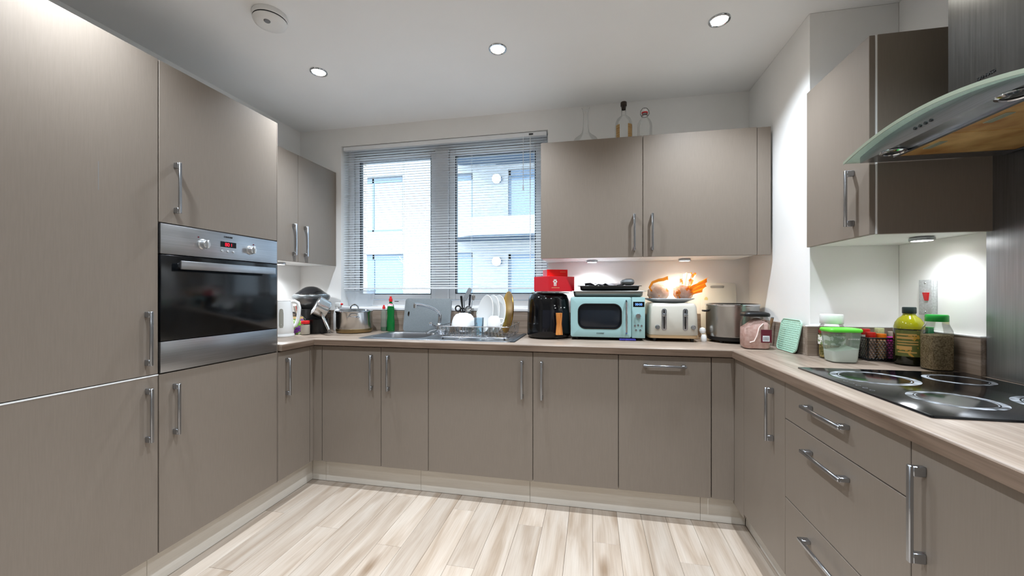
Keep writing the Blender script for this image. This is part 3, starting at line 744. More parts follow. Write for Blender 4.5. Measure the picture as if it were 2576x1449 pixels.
mx = aim((-1.838, 2.398, 1.092), (-.60, -.58, .45))
b = lathe(BM(), [(0, -.055), (.060, -.055), (.067, -.045), (.070, .02), (.072, .024), (.070, .024), (.067, .02), (.064, -.045), (0, -.050)], n=28, mtx=mx)
pbody = t.part('body', b, m_steelpan)
b = lathe(BM(), [(.0715, .022), (.073, .026), (.070, .029), (.045, .036), (0, .040)], n=28, mtx=mx)
t.part('lid', b, m_polish)
t.part('handle', tube(BM(), [(-1.792, 2.358, 1.050), (-1.756, 2.330, 1.022), (-1.715, 2.308, .978), (-1.690, 2.298, .946)], [.007, .009, .011, .010], 10), m_steelpan, pbody)
b = lathe(BM(), [(.006, -.002), (.011, -.002), (.011, .002), (.006, .002), (.006, -.002)], n=14, mtx=aim((-1.686, 2.296, .936), (.3, -.9, .2)))
t.part('hanging_ring', b, m_polish, pbody)
t = Thing('spray_bottle', 'white bottle with a red nozzle behind the steel pans', 'bottle', (-1.872, 2.640, TZ), local=True)
t.part('body', lathe(BM(), [(0, 0), (.028, 0), (.030, .006), (.030, .12), (.022, .150), (.013, .160), (.013, .175)], n=20), m_white)
hb_ = t.part('trigger_head', box(BM(), -.016, .032, -.012, .012, .172, .208, .006, 2), m_white)
t.part('nozzle', cyl(BM(), (.032, 0, .196), (.044, 0, .196), .008, .006, 12), m_redp, hb_)
# ---- stock pot with glass lid
t = Thing('stock_pot', 'stainless steel stock pot with a glass lid beside the sink', 'pot', (-1.668, 2.545, TZ), local=True)
pb = t.part('body', lathe(BM(), [(0, .0), (.108, 0), (.118, .006), (.122, .018), (.122, .140), (.126, .146), (.126, .149), (.119, .148), (.119, .02), (.10, .006), (0, .006)], n=40), m_steelpan)
m_base = mat('heat_tinted_steel', (150, 128, 92), .3, .9)
t.part('base_ring', lathe(BM(), [(.119, .004), (.1232, .016), (.1232, .028), (.1222, .030)], n=40), m_base, pb)
for a in (-1.05, 2.1):
    c, s = math.cos(a), math.sin(a)
    P = lambda r, w, z: (r * c - w * s, r * s + w * c, z)
    t.part('side_handle', tube(BM(), [P(.121, -.036, .112), P(.142, -.034, .116), P(.152, -.018, .118), P(.152, .018, .118), P(.142, .034, .116), P(.121, .036, .112)], .0055, 8), m_polish, pb)
ld = t.part('lid', lathe(BM(), [(.118, .150), (.100, .158), (.06, .166), (0, .169), (0, .167), (.06, .164), (.100, .156), (.118, .148)], n=40), m_glass)
t.part('lid_rim', lathe(BM(), [(.1265, .149), (.127, .153), (.118, .155), (.116, .150)], n=40), m_polish, ld)
t.part('knob', tube(BM(), arc((0, 0, .166), .032, 0.05, PI - .05, 12, 'xz'), .005, 8), m_polish, ld)
# ---- cloudy plastic tub on the sill
t = Thing('plastic_tub', 'cloudy clear plastic food tub standing on the window sill', 'tub', (-1.755, 2.760, WZ0), local=True)
b = BM(); loft(b, [[(x, y, z) for x, y in rrect(-w, w, -d, d, .02, 4)] for w, d, z in ((.088, .030, .001), (.098, .036, .06), (.108, .040, .118), (.113, .044, .121), (.113, .044, .124))], True, False)
t.part('body', b, m_plastic); t.part('rim', tube(BM(), [(x, y, .124) for x, y in rrect(-.113, .113, -.044, .044, .022, 4)], .002, 6, True), m_plastic)
# ---- washing-up liquid
def soap(label, loc, h, body, m_cap, w):
    t = Thing('soap_bottle', label, 'bottle', loc, local=True)
    bd_ = t.part('body', lathe(BM(), [(0, 0), (w * .9, 0), (w, .008), (w, h * .28), (w * .86, h * .45), (w * .95, h * .62), (w * .75, h * .76), (w * .36, h * .83), (w * .34, h * .86)], n=22, sy=.62), body)
    t.part('cap', lathe(BM(), [(w * .42, h * .85), (w * .45, h * .92), (w * .28, h * .95), (w * .24, h), (0, h)], n=16), m_cap)
    return t, bd_
m_soapg = mat('green_liquid', (10, 120, 52), .15, trans=.25)
m_soapc = thin_glass('pale_bottle', (.86, .92, .88), .8, .05, .18, (.8, .86, .82))
t, sb = soap('nearly empty washing-up liquid bottle with a red cap', (-1.500, 2.655, TZ), .192, m_soapc, m_redp, .024)
t.part('liquid', lathe(BM(), [(0, .002), (.020, .002), (.0225, .008), (.0225, .030), (0, .030)], n=20, sy=.58), m_soapg, sb)
t, sb = soap('full green washing-up liquid bottle with a red cap', (-1.445, 2.655, TZ), .255, m_soapg, m_redp, .030)
t.part('shoulder_label', lathe(BM(), [(.0242, .184), (.0215, .196), (.014, .205)], n=20, sy=.66), printed('pink_white_print', [(240, 236, 236), (238, 120, 150), (240, 236, 236)], 60), sb)
# ---- grey chopping board leaning on the sill
m_board = mat('grey_board', (124, 131, 134), .55); noise_col(m_board, (119, 126, 129), (128, 135, 138), (1, 1, 1), 200, 2)
hole = [(-1.318 + .008 * math.cos(a), 1.037 + .019 * math.sin(a)) for a in [2 * PI * i / 16 for i in range(16)]]
single('chopping_board', 'grey plastic chopping board leaning on the sill behind the tap', 'chopping board',
       slab(BM(), rrect(-1.352, -.992, .912, 1.150, .022, 6), 0, .008, .0015, hole, fn=lambda x, h, t_: (x, 2.664 - t_ + (h - .912) * .205, h)), m_board, (-1.17, 2.66, .9137), ang=.9)
# ---- dish rack and washing-up
m_wire = mat('rack_wire', (196, 199, 204), .2, 1)
rk = Thing('dish_rack', 'silver wire dish rack standing on the drainer', 'dish rack', (-.70, 2.42, DZ))
rx0, rx1, ry0, ry1 = -.905, -.482, 2.235, 2.605
b = BM()
for z, g in ((DZ + .014, 0), (DZ + .078, .008)):
    tube(b, [(x, y, z) for x, y in rrect(rx0 - g, rx1 + g, ry0 - g, ry1 + g, .03, 4)], .0028, 6, True)
rk.part('frame', b, m_wire)
b = BM()
for i in range(19):
    x = rx0 + .03 + (rx1 - rx0 - .06) * i / 18
    tube(b, [(x, ry0 - .008, DZ + .078), (x, ry0, DZ + .016), (x, ry0 + .02, DZ + .014), (x, ry1 - .02, DZ + .014), (x, ry1, DZ + .016), (x, ry1 + .008, DZ + .078)], .0016, 5)
for i in range(10):
    y = ry0 + .03 + (ry1 - ry0 - .06) * i / 9
    tube(b, [(rx0 - .008, y, DZ + .078), (rx0, y, DZ + .014)], .0016, 5); tube(b, [(rx1 + .008, y, DZ + .078), (rx1, y, DZ + .014)], .0016, 5)
rk.part('wires', b, m_wire, kind='stuff')
for x in (rx0 + .02, rx1 - .02):
    for y in (ry0 + .02, ry1 - .02): rk.part('foot', cyl(BM(), (x, y, DZ + .0002), (x, y, DZ + .0125), .005, n=10), m_dark)
single('drying_mat', 'dark grey drying mat edge at the right of the rack', 'mat', slab(BM(), rrect(-.4605, -.432, 2.20, 2.64, .01, 3), TZ, TZ + .006, .002), m_dark, (-.446, 2.42, TZ))
m_gold = mat('gold_tray', (206, 158, 62), .22, 1)
RZ_ = DZ + .0165      # floor wires of the rack
for i, x in enumerate((-.672, -.632, -.592)):
    b = lathe(BM(), [(0, 0), (.060, 0), (.072, .004), (.118, .016), (.124, .018), (.122, .020), (.07, .0075), (0, .004)], n=36)
    bmesh.ops.transform(b, matrix=aim((x, 2.50, RZ_ + .121), (-.75, -.62, .14)), verts=b.verts)
    single('dinner_plate', ['white dinner plate in the rack furthest from the gold tray', 'middle white dinner plate of the three in the rack', 'white dinner plate in the rack next to the gold tray'][i],
           'plate', b, m_ceram, (x, 2.50, RZ_), group='white plates in the dish rack')
b = lathe(BM(), [(0, 0), (.10, 0), (.130, .010), (.136, .016), (.134, .018), (.098, .004), (0, .004)], n=40, sx=1.0)
bmesh.ops.transform(b, matrix=aim((-.525, 2.50, RZ_ + .135), (-.88, -.46, .10)), verts=b.verts)
single('gold_tray', 'round gold tray standing upright in the dish rack', 'tray', b, m_gold, (-.525, 2.50, RZ_))
def bowl_prof(r, h, w=.003): return [(0, 0), (r * .36, 0), (r * .38, .003), (r * .62, h * .10), (r * .82, h * .32), (r * .94, h * .62), (r, h), (r - w, h), (r * .90, h * .62), (r * .77, h * .33), (r * .56, h * .13), (0, h * .09)]
t = Thing('glass_bowl', 'clear glass bowl in the rack under the upturned white bowl', 'bowl', (-.795, 2.395, RZ_), local=True)
t.part('bowl', lathe(BM(), bowl_prof(.064, .052), n=30), m_glass); t.part('rim', lathe(BM(), [(.0645, .052), (.0645, .054), (.061, .054), (.061, .052)], n=30), m_glass)
b = lathe(BM(), bowl_prof(.076, .078), n=34); bmesh.ops.transform(b, matrix=Matrix.Rotation(PI, 4, 'X'), verts=b.verts)
bmesh.ops.translate(b, verts=b.verts, vec=(-.802, 2.40, RZ_ + .0545 + .078))
single('cereal_bowl', 'white bowl turned upside down on the glass bowl', 'bowl', b, m_ceram, (-.802, 2.40, RZ_ + .0545))
t = Thing('glass_tumbler', 'upturned clear glass under the white cup in the rack', 'glass', (-.585, 2.335, RZ_), local=True)
t.part('wall', lathe(BM(), [(.034, 0), (.031, .055), (.029, .057), (0, .057)], n=24), m_glass); t.part('rim', lathe(BM(), [(.034, 0), (.0345, .002), (.033, .003)], n=24), m_glass)
t = Thing('cup', 'white cup turned upside down on a glass in the rack', 'cup', (-.585, 2.335, RZ_ + .0575), local=True)
cb = t.part('body', lathe(BM(), [(.042, 0), (.0435, .002), (.041, .030), (.034, .050), (.024, .058), (.022, .062), (0, .062), (0, .058), (.03, .05), (.038, .028), (.041, .001)], n=30), m_ceram)
t.part('handle', tube(BM(), [(.038, 0, .046), (.056, 0, .044), (.060, 0, .030), (.052, 0, .016), (.040, 0, .014)], .0042, 8), m_ceram, cb)
t = Thing('glass_tumbler', 'small bluish clear tumbler in the rack in front of the plates', 'glass', (-.690, 2.365, RZ_), local=True)
m_bluegl = thin_glass('bluish_glass', (.80, .90, .95), 1.4, 0, .10, (.7, .85, .95))
t.part('wall', lathe(BM(), [(0, 0), (.026, 0), (.027, .004), (.031, .104), (.030, .104), (.026, .008), (0, .006)], n=24), m_bluegl); t.part('rim', lathe(BM(), [(.0312, .103), (.0312, .106), (.0298, .106)], n=24), m_bluegl)
for x, y, lb_ in ((-.725, 2.300, 'clear upturned glass at the front of the rack beside the white bowl'), (-.660, 2.285, 'clear upturned glass at the front of the rack beside the white cup')):
    t = Thing('glass_tumbler', lb_, 'glass', (x, y, RZ_), local=True)
    t.part('wall', lathe(BM(), [(.029, 0), (.0265, .050), (.024, .0525), (0, .0525)], n=22), m_glass); t.part('rim', lathe(BM(), [(.029, 0), (.0296, .002), (.028, .003)], n=22), m_polish)
for k_, (x, y, lb_) in enumerate(((-.765, 2.262, 'steel fork lying at the front of the rack'), (-.690, 2.250, 'steel spoon lying at the front of the rack'))):
    t = Thing('fork' if k_ == 0 else 'spoon', lb_, 'cutlery', (x, y, RZ_ + .002), rz=.12, local=True)
    t.part('handle', tube(BM(), [(-.07, 0, .004), (0, .001, .002), (.05, 0, .004)], [.0045, .003, .0025], 8), m_polish)
    if k_: t.part('bowl', lathe(BM(), [(0, 0), (.010, .001), (.013, .004), (.011, .004), (0, .002)], (.068, 0, .002), 14, sx=1.5), m_polish)
    else:
        b = BM(); [box(b, .05, .092, s_ - .0012, s_ + .0012, .003, .005) for s_ in (-.006, -.002, .002, .006)]; box(b, .044, .056, -.0075, .0075, .003, .005)
        t.part('tines', b, m_polish, smooth=False)
t = Thing('strainer', 'steel mesh strainer lying at the left end of the rack', 'strainer', (-.955, 2.42, DZ), local=True)
sb = t.part('basket', lathe(BM(), [(0, .002), (.020, .004), (.032, .018), (.037, .036), (.035, .036), (.03, .02), (0, .006)], n=22), m_wire)
t.part('rim', tube(BM(), arc((0, 0, .037), .037, 0, 2 * PI - .3, 20, 'xy'), .0025, 6), m_polish, sb); t.part('handle', tube(BM(), [(-.036, 0, .037), (-.07, -.02, .03), (-.10, -.035, .012)], [.003, .004, .005], 8), m_polish, sb)
m_cart = printed('green_red_carton', [(238, 240, 236), (120, 180, 110), (238, 240, 236), (206, 40, 50), (96, 160, 90)], 30)
t = Thing('drink_carton', 'small green and red printed carton behind the white bowl', 'carton', (-.762, 2.668, TZ + .0035), local=True)
t.part('body', box(BM(), -.03, .03, -.02, .02, 0, .145, .002), m_cart); t.part('top_fold', box(BM(), -.031, .031, -.003, .003, .145, .152), m_white)
# ---- utensils
t = Thing('utensil_pot', 'steel utensil pot behind the upturned bowl', 'utensil holder', (-.868, 2.665, TZ + .0035), local=True)
t.part('wall', lathe(BM(), [(0, 0), (.036, 0), (.037, .004), (.038, .118), (.036, .118), (.035, .006), (0, .005)], n=24), m_steelpan); t.part('rim', lathe(BM(), [(.0385, .117), (.0395, .120), (.036, .120)], n=24), m_polish)
def utensil(name, label, pts, r, m, extra=None, mm=None, pn='head'):
    t = Thing(name, label, 'utensil', pts[0]); t.part('handle', tube(BM(), pts, r, 8), m)
    if extra: t.part(pn, extra, mm or m)
UZ = TZ + .012
b = BM(); slab(b, rrect(-.019, .019, 0, .098, .012, 4), 0, .003, 0, fn=lambda x, h, z: (x, z, h))
bmesh.ops.transform(b, matrix=Matrix.Translation((-.884, 2.652, 1.138)) @ Matrix.Rotation(.52, 4, 'Y') @ Matrix.Rotation(-.5, 4, 'Z'), verts=b.verts)
utensil('turner', 'grey silicone turner standing in the utensil pot', [(-.858, 2.660, UZ), (-.880, 2.655, 1.08), (-.884, 2.652, 1.142)], .005, m_grey, b)
utensil('serving_spoon', 'black handled utensil at the left of the utensil pot', [(-.878, 2.668, UZ), (-.895, 2.662, 1.06), (-.905, 2.658, 1.165)], [.005, .006, .009], m_black, lathe(BM(), [(0, -.006), (.008, -.004), (.009, 0), (.006, .004), (0, .005)], (-.905, 2.658, 1.167), 10))
utensil('kitchen_knife', 'navy handled utensil at the right of the utensil pot', [(-.862, 2.672, UZ), (-.850, 2.664, 1.06), (-.838, 2.655, 1.178)], [.004, .006, .008], mat('navy_handle', (24, 30, 44), .35), lathe(BM(), [(0, -.005), (.008, -.002), (.007, .002), (0, .004)], (-.838, 2.655, 1.178), 10))
b = lathe(BM(), [(0, -.003), (.010, -.002), (.013, .001), (.009, .003), (0, .002)], n=14, sy=1.8, mtx=aim((-.815, 2.655, 1.160), (.25, -.95, .1)))
utensil('teaspoon', 'steel spoon leaning out of the utensil pot', [(-.856, 2.675, UZ), (-.838, 2.665, 1.06), (-.820, 2.657, 1.142)], .0028, m_polish, b)
b = BM(); tube(b, arc((-.918, 2.628, 1.082), .019, 0, 2 * PI - .25, 18, 'xz'), .0055, 8); tube(b, arc((-.885, 2.628, 1.070), .016, 0, 2 * PI - .25, 18, 'xz'), .005, 8)
utensil('scissors', 'kitchen scissors with black loop handles in the utensil pot', [(-.874, 2.655, UZ), (-.882, 2.642, 1.035), (-.900, 2.629, 1.066)], .004, m_steelpan, b, m_black, 'finger_loops')
b = lathe(BM(), bowl_prof(.024, .022, .002), n=20, mtx=aim((-.838, 2.624, 1.074), (.1, -.9, .3)))
utensil('ladle', 'small steel ladle in the utensil pot', [(-.848, 2.648, UZ), (-.845, 2.640, 1.03), (-.840, 2.632, 1.068)], .003, m_polish, b, m_polish, 'bowl')

# ---- air fryer
t = Thing('air_fryer', 'black air fryer with a copper coloured handle', 'air fryer', (-.272, 2.505, TZ), rz=.50, local=True)
def rr(w, d, z, r): return [(x, y, z) for x, y in rrect(-w, w, -d, d, r, 6)]
b = BM(); loft(b, [rr(.120, .120, .004, .11), rr(.131, .131, .018, .120), rr(.133, .133, .05, .122), rr(.130, .130, .16, .12), rr(.124, .124, .24, .114), rr(.114, .114, .268, .105), rr(.092, .092, .280, .085)])
fb = t.part('housing', b, m_blackgloss, ang=.9)
b = BM(); loft(b, [rr(.088, .006, z, .004) for z in (.045, .178)])
m_navy = mat('black_drawer_gloss', (16, 18, 26), .1)
b = BM(); loft(b, [[(x * s, -.134 + .034 * (x / .1) ** 2 - o, z) for x in [-.085 + .17 * i / 8 for i in range(9)] for o in (0,)] for z, s in ((.040, .96), (.046, 1), (.172, .98), (.178, .94))], False, False, closed=False)
dw = t.part('drawer_front', b, m_navy, fb)
b = BM(); loft(b, [[(x, y, .032 + .130 * f) for x, y in rrect(-w, w, -.178, -.178 + .024, .006, 3)] for f, w in ((0, .020), (.12, .019), (.5, .0135), (.88, .017), (1, .018))])
h_ = t.part('handle_grip', b, m_copper, dw, label='copper coloured upright handle')
t.part('handle_arm', box(BM(), -.014, .014, -.158, -.130, .145, .160, .002), m_black, dw)
b = BM()
for k_, (x, z) in enumerate(((-.012, .205), (-.008, .190), (.03, .192), (.055, .192))): box(b, x - .004, x + .004, -.1305 + .15 * abs(x), -.127 + .15 * abs(x), z - .003, z + .003)
t.part('touch_icons', b, mat('icon_white', (190, 192, 190), .5), fb, smooth=False)
t.part('base_foot', lathe(BM(), [(0, 0), (.10, 0), (.105, .005), (0, .005)], n=28), m_black)
t = Thing('pan_lid', 'clear glass pan lid lying on top of the air fryer', 'lid', (-.262, 2.50, TZ + .2805), local=True)
gl_ = t.part('glass', lathe(BM(), [(0, .007), (.06, .006), (.118, .001), (.118, .003), (.06, .009), (0, .010)], n=36), m_glass)
t.part('rim', lathe(BM(), [(.117, 0), (.122, .0005), (.122, .004), (.117, .004), (.117, 0)], n=36), m_polish, gl_)
m_gift = mat('gloss_red_card', (205, 8, 32), .28)
m_mark = mat('pale_print', (240, 232, 226), .5); m_goldp = mat('gold_print', (214, 170, 120), .4)
t = Thing('red_box', 'larger red gift box with a white emblem on the air fryer', 'box', (-.232, 2.462, TZ + .2912), rz=.733, local=True)
bx_ = t.part('carton', box(BM(), -.0965, .0965, -.08, .08, 0, .090, .0012), m_gift, smooth=False)
b = BM(); ex, ez = -.052, .058
MF = Matrix.Translation((ex, -.0803, ez)) @ Matrix(((1, 0, 0, 0), (0, 0, -1, 0), (0, 1, 0, 0), (0, 0, 0, 1)))
lathe(b, [(.0045, 0), (.0125, 0), (.0125, .0003), (.0045, .0003), (.0045, 0)], n=18, mtx=MF)
for k_ in range(6): lathe(b, [(0, 0), (.0045, 0), (.0045, .0003), (0, .0003)], (.0115 * math.cos(k_ * 1.047), .0115 * math.sin(k_ * 1.047), 0), 10, MF)
for s in (-.007, 0, .007): box(b, ex + s - .0022, ex + s + .0022, -.0806, -.0803, ez - .026, ez - .012)
t.part('emblem', b, m_mark, bx_, smooth=False)
b = BM()
for k_ in range(7): box(b, -.077 + k_ * .0085, -.0715 + k_ * .0085, -.0805, -.0803, .0195, .0235)
t.part('lettering_line', b, m_goldp, bx_, smooth=False)
t = Thing('red_box', 'smaller bright red box on top of the emblem box', 'box', (-.226, 2.47, TZ + .3817), rz=.40, local=True)
bx_ = t.part('carton', box(BM(), -.066, .066, -.045, .045, 0, .043, .001), mat('bright_red_card', (226, 16, 12), .3), smooth=False)
b = BM()
for k_ in range(6): box(b, .018 + k_ * .006, .022 + k_ * .006, -.0455, -.0452, .027, .029)
t.part('lettering_line', b, m_goldp, bx_, smooth=False)

# ---- microwave
m_mint = mat('mint_enamel', (158, 194, 194), .3)
mw = Thing('microwave', 'mint green retro microwave with a dark window', 'microwave', (.088, 2.55, TZ))
mx0, mx1, my0, mz0, mz1 = -.128, .304, 2.412, TZ + .016, TZ + .257
mb = mw.part('cabinet', box(BM(), mx0, mx1, my0 + .012, 2.700, mz0, mz1, .010, 3), m_mint)
md = mw.part('door', slab(BM(), rrect(mx0 + .001, .2265, mz0 + .001, mz1 - .001, .012, 4), 0, .018, .004, rrect(-.083, .171, .977, 1.128, .045, 7), fn=lambda x, z, y: (x, my0 + .011 - y, z)), m_mint, mb, ang=.9)
m_mwin = mat('dark_microwave_window', (26, 32, 40), .15)
mw.part('window', slab(BM(), rrect(-.0825, .1705, .9775, 1.1275, .0445, 7), 0, .010, .001, fn=lambda x, z, y: (x, my0 + .0115 - y, z)), m_mwin, md)
b = BM(); o_ = rrect(-.084, .172, .976, 1.129, .046, 7); i_ = rrect(-.077, .165, .983, 1.122, .039, 7)
slab(b, o_, 0, .0205, .001, i_, fn=lambda x, z, y: (x, my0 + .0115 - y, z)); mw.part('window_trim', b, m_black, md, ang=.9)
cp = mw.part('control_panel', box(BM(), .2285, mx1 - .001, my0 - .006, my0 + .011, mz0 + .001, mz1 - .001, .003, 2), m_mint, mb)
mw.part('door_handle', tube(BM(), [(.197, my0 - .006, .950), (.197, my0 - .028, .962), (.197, my0 - .032, 1.05), (.197, my0 - .028, 1.136), (.197, my0 - .006, 1.148)], .0062, 10), m_polish, md)
ds = mw.part('display', box(BM(), .236, .299, my0 - .0068, my0 - .0055, 1.110, 1.140, .0004), m_disp, cp, smooth=False)
m_blue = mat('blue_digits', (120, 170, 255), .5, emis=(110, 160, 255), es=3)
b = BM(); MYY = Matrix.Translation((0, my0 - .0072, 0))
for k_, sg in enumerate(('abcdef', 'abcdef', 'abcdef', 'abcdef')): seg7(b, .2515 + k_ * .0095 + (.003 if k_ > 1 else 0), 1.125, .0052, .011, sg, MYY)
for z in (1.1225, 1.1275): box(b, .2666, .2680, -.0002, .0002, z - .0006, z + .0006, mtx=MYY)
mw.part('digits', b, m_blue, ds, smooth=False, label='glowing blue clock digits')
mw.part('dial', lathe(BM(), [(0, 0), (.016, 0), (.016, .008), (.013, .012), (0, .012)], n=22, mtx=aim((.264, my0 - .006, 1.057), (0, -1, 0))), m_polish, cp)
for x, z in ((.246, 1.000), (.264, 1.003), (.283, 1.000), (.252, .974), (.276, .974)):
    mw.part('button', lathe(BM(), [(0, 0), (.0062, 0), (.0055, .003), (0, .003)], n=14, mtx=aim((x, my0 - .006, z), (0, -1, 0))), m_chrome, cp)
mw.part('lettering', text_bm(BM(), "COMFEE'", .0115, face_mY((.048, my0 - .0076, .951))), m_dark, md, smooth=False)
for x in (-.09, .265):
    for y in (2.45, 2.66): mw.part('foot', cyl(BM(), (x, y, TZ + .0003), (x, y, mz0 + .003), .012, .014, 12), m_black)
single('blue_cloth', 'folded blue cloth poking out under the microwave', 'cloth', box(BM(), .158, .252, 2.405, 2.56, TZ, TZ + .012, .004, 2), mat('indigo_cloth', (62, 58, 150), .85), (.205, 2.48, TZ))
def tray(label, x0, x1, y0, y1, z, h, m, fl=.012, name='baking_tray'):
    t = Thing(name, label, 'baking tray', ((x0 + x1) / 2, (y0 + y1) / 2, z))
    b = BM(); R = lambda d, zz, r=.02: [(x, y, zz) for x, y in rrect(x0 + d, x1 - d, y0 + d, y1 - d, r, 4)]
    loft(b, [R(fl + .008, z + .0005), R(fl, z + .006), R(fl - .004, z + h - .002), R(.001, z + h), R(0, z + h - .0015), R(fl - .0055, z + h - .0045), R(fl + .006, z + .0065 - .004)][:5] + [R(.0005, z + h + .0008), R(fl - .002, z + h + .0008), R(fl + .002, z + .006), R(fl + .01, z + .003)])
    t.part('pan', b, m, ang=.9)
    t.part('rim', tube(BM(), [(x, y, z + h) for x, y in rrect(x0, x1, y0, y1, .02, 4)], .002, 6, True), m)
    return t
m_greytray = mat('grey_baking_metal', (138, 140, 138), .35, .8)
tray('grey baking tray resting directly on the microwave', -.130, .314, 2.405, 2.69, mz1 + .0005, .034, m_greytray, .022)
tray('black baking tray stacked on the grey one', -.085, .288, 2.42, 2.67, mz1 + .0365, .030, m_blackpan, .016)
b = BM(); rnd = random.Random(5); G_ = [[bm_v for bm_v in [None] * 13] for _ in range(9)]
for j in range(9):
    for i in range(13): G_[j][i] = b.verts.new((-.045 + .25 * i / 12 + rnd.uniform(-.005, .005), 2.44 + .19 * j / 8 + rnd.uniform(-.005, .005), mz1 + .070 + rnd.uniform(0, .018)))
for j in range(8):
    for i in range(12): b.faces.new((G_[j][i], G_[j][i + 1], G_[j + 1][i + 1], G_[j + 1][i]))
r_ = bmesh.ops.extrude_face_region(b, geom=b.faces[:]); bmesh.ops.translate(b, vec=(0, 0, -.0025), verts=[v for v in r_['geom'] if isinstance(v, bmesh.types.BMVert)])
single('foil_sheet', 'crumpled silver foil lying on the black tray', 'foil', b, mat('aluminium_foil', (214, 214, 222), .25, .85), (.08, 2.53, mz1 + .068), smooth=False)
b = BM(); loft(b, [[(.168 + .078 * f, 2.45 + w * math.cos(a), mz1 + .0695 + .020 + h * math.sin(a)) for a in [2 * PI * i / 12 for i in range(12)]] for f, w, h in ((0, .012, .004), (.12, .026, .013), (.4, .034, .020), (.75, .034, .020), (.93, .026, .016), (1, .012, .008))])
single('oven_grip', 'dark grey silicone oven grip on top of the trays', 'oven grip', b, mat('grey_silicone', (96, 102, 104), .5), (.205, 2.45, mz1 + .069))

# ---- toaster
m_cream = mat('cream_enamel', (206, 202, 190), .28)
to = Thing('toaster', 'cream four-slice toaster with two levers', 'toaster', (.460, 2.55, TZ))
tx0, tx1, ty0, ty1 = .326, .598, 2.412, 2.69
b = BM(); loft(b, [[(x, y, z) for x, y in rrect(tx0 + d, tx1 - d, ty0 + d, ty1 - d, r, 5)] for d, z, r in ((.004, TZ + .036, .03), (0, TZ + .042, .034), (.002, TZ + .14, .034), (.006, TZ + .20, .034), (.012, TZ + .215, .03), (.022, TZ + .222, .02))])
tb = to.part('housing', b, m_cream, ang=.9)
b = BM(); loft(b, [[(x, y, z) for x, y in rrect(tx0 - .002, tx1 + .002, ty0 - .002, ty1 + .002, .034, 5)] for z in (TZ + .020, TZ + .0355)])
to.part('base_trim', b, mat('champagne_trim', (190, 160, 122), .35, .4), ang=.9)
for x in (.36, .565):
    for y in (2.44, 2.66): to.part('foot', cyl(BM(), (x, y, TZ + .0002), (x, y, TZ + .021), .010, .012, 12), m_black)
for x in (.409, .524):
    s_ = to.part('lever_plate', slab(BM(), rrect(x - .0135, x + .0135, .974, 1.102, .0134, 6), 0, .004, .001, fn=lambda a, z, y: (a, ty0 + .002 - y, z)), m_chrome, tb, ang=.9)
    to.part('lever_slot', box(BM(), x - .0035, x + .0035, ty0 - .0028, ty0 - .0015, .985, 1.094), m_black, s_, smooth=False)
    to.part('lever', box(BM(), x - .011, x + .011, ty0 - .020, ty0 - .003, 1.056, 1.074, .004, 2), m_chrome, s_)
for x in (.372, .566): to.part('browning_knob', lathe(BM(), [(0, 0), (.013, 0), (.013, .010), (.010, .014), (0, .014)], n=20, mtx=aim((x, ty0 + .001, .994), (0, -1, 0))), m_chrome, tb)
t = Thing('serving_plate', 'grey oval plate balanced on top of the toaster', 'plate', (.458, 2.545, TZ + .2225), local=True)
pl = t.part('dish', lathe(BM(), [(0, 0), (.085, 0), (.10, .004), (.138, .020), (.146, .024), (.144, .027), (.095, .008), (0, .005)], n=40, sy=.86), mat('pale_grey_glaze', (176, 182, 190), .3))
t.part('foot_ring', lathe(BM(), [(.070, .0), (.078, -.0004), (.080, .002)], n=32, sy=.86), m_grey, pl)
# bread bags
def bag_mat(name, dens):
    m = thin_glass(name, (.96, .95, .95), .7, .2, .62, (.90, .88, .86)); N, L = m.node_tree.nodes, m.node_tree.links
    df = [n for n in N if n.type in ('BSDF_DIFFUSE', 'BSDF_TRANSLUCENT')]
    tc = N.new('ShaderNodeTexCoord'); nz = N.new('ShaderNodeTexNoise'); nz.inputs['Scale'].default_value = 24; nz.inputs['Detail'].default_value = 3
    L.new(tc.outputs['Object'], nz.inputs['Vector'])
    cr = N.new('ShaderNodeValToRGB'); cr.color_ramp.interpolation = 'CONSTANT'; e = cr.color_ramp.elements
    e[0].color = lin((240, 120, 24)); e[1].position = dens; e[1].color = lin((242, 236, 232))
    k_ = e.new(dens - .05); k_.color = lin((246, 160, 40)); k2 = e.new(.30); k2.color = lin((206, 60, 20)); k3 = e.new(.34); k3.color = lin((240, 130, 30))
    L.new(nz.outputs['Fac'], cr.inputs[0])
    for d in df: L.new(cr.outputs[0], d.inputs[0])
    return m
m_bag1, m_bag2, m_orange = bag_mat('bread_bag_print', .40), bag_mat('orange_bag_print', .45), thin_glass('orange_film', (.98, .72, .35), .6, .15, .6, (.95, .48, .06))
m_crumb = mat('bread_crust', (196, 140, 84), .8)
def blob(c, sx, sy, sz, amp, seed, sub=3, freq=9):
    from mathutils import noise
    b = BM(); bmesh.ops.create_icosphere(b, subdivisions=sub, radius=1)
    for v in b.verts:
        n_ = v.co.normalized(); d = 1 + amp * noise.noise(n_ * freq * .35 + Vector((seed, 0, 0))) + amp * .5 * noise.noise(n_ * freq + Vector((0, seed, 0)))
        v.co = Vector((c[0] + sx * n_.x * d, c[1] + sy * n_.y * d, c[2] + max(-sz * .78, sz * n_.z * d)))
    return b
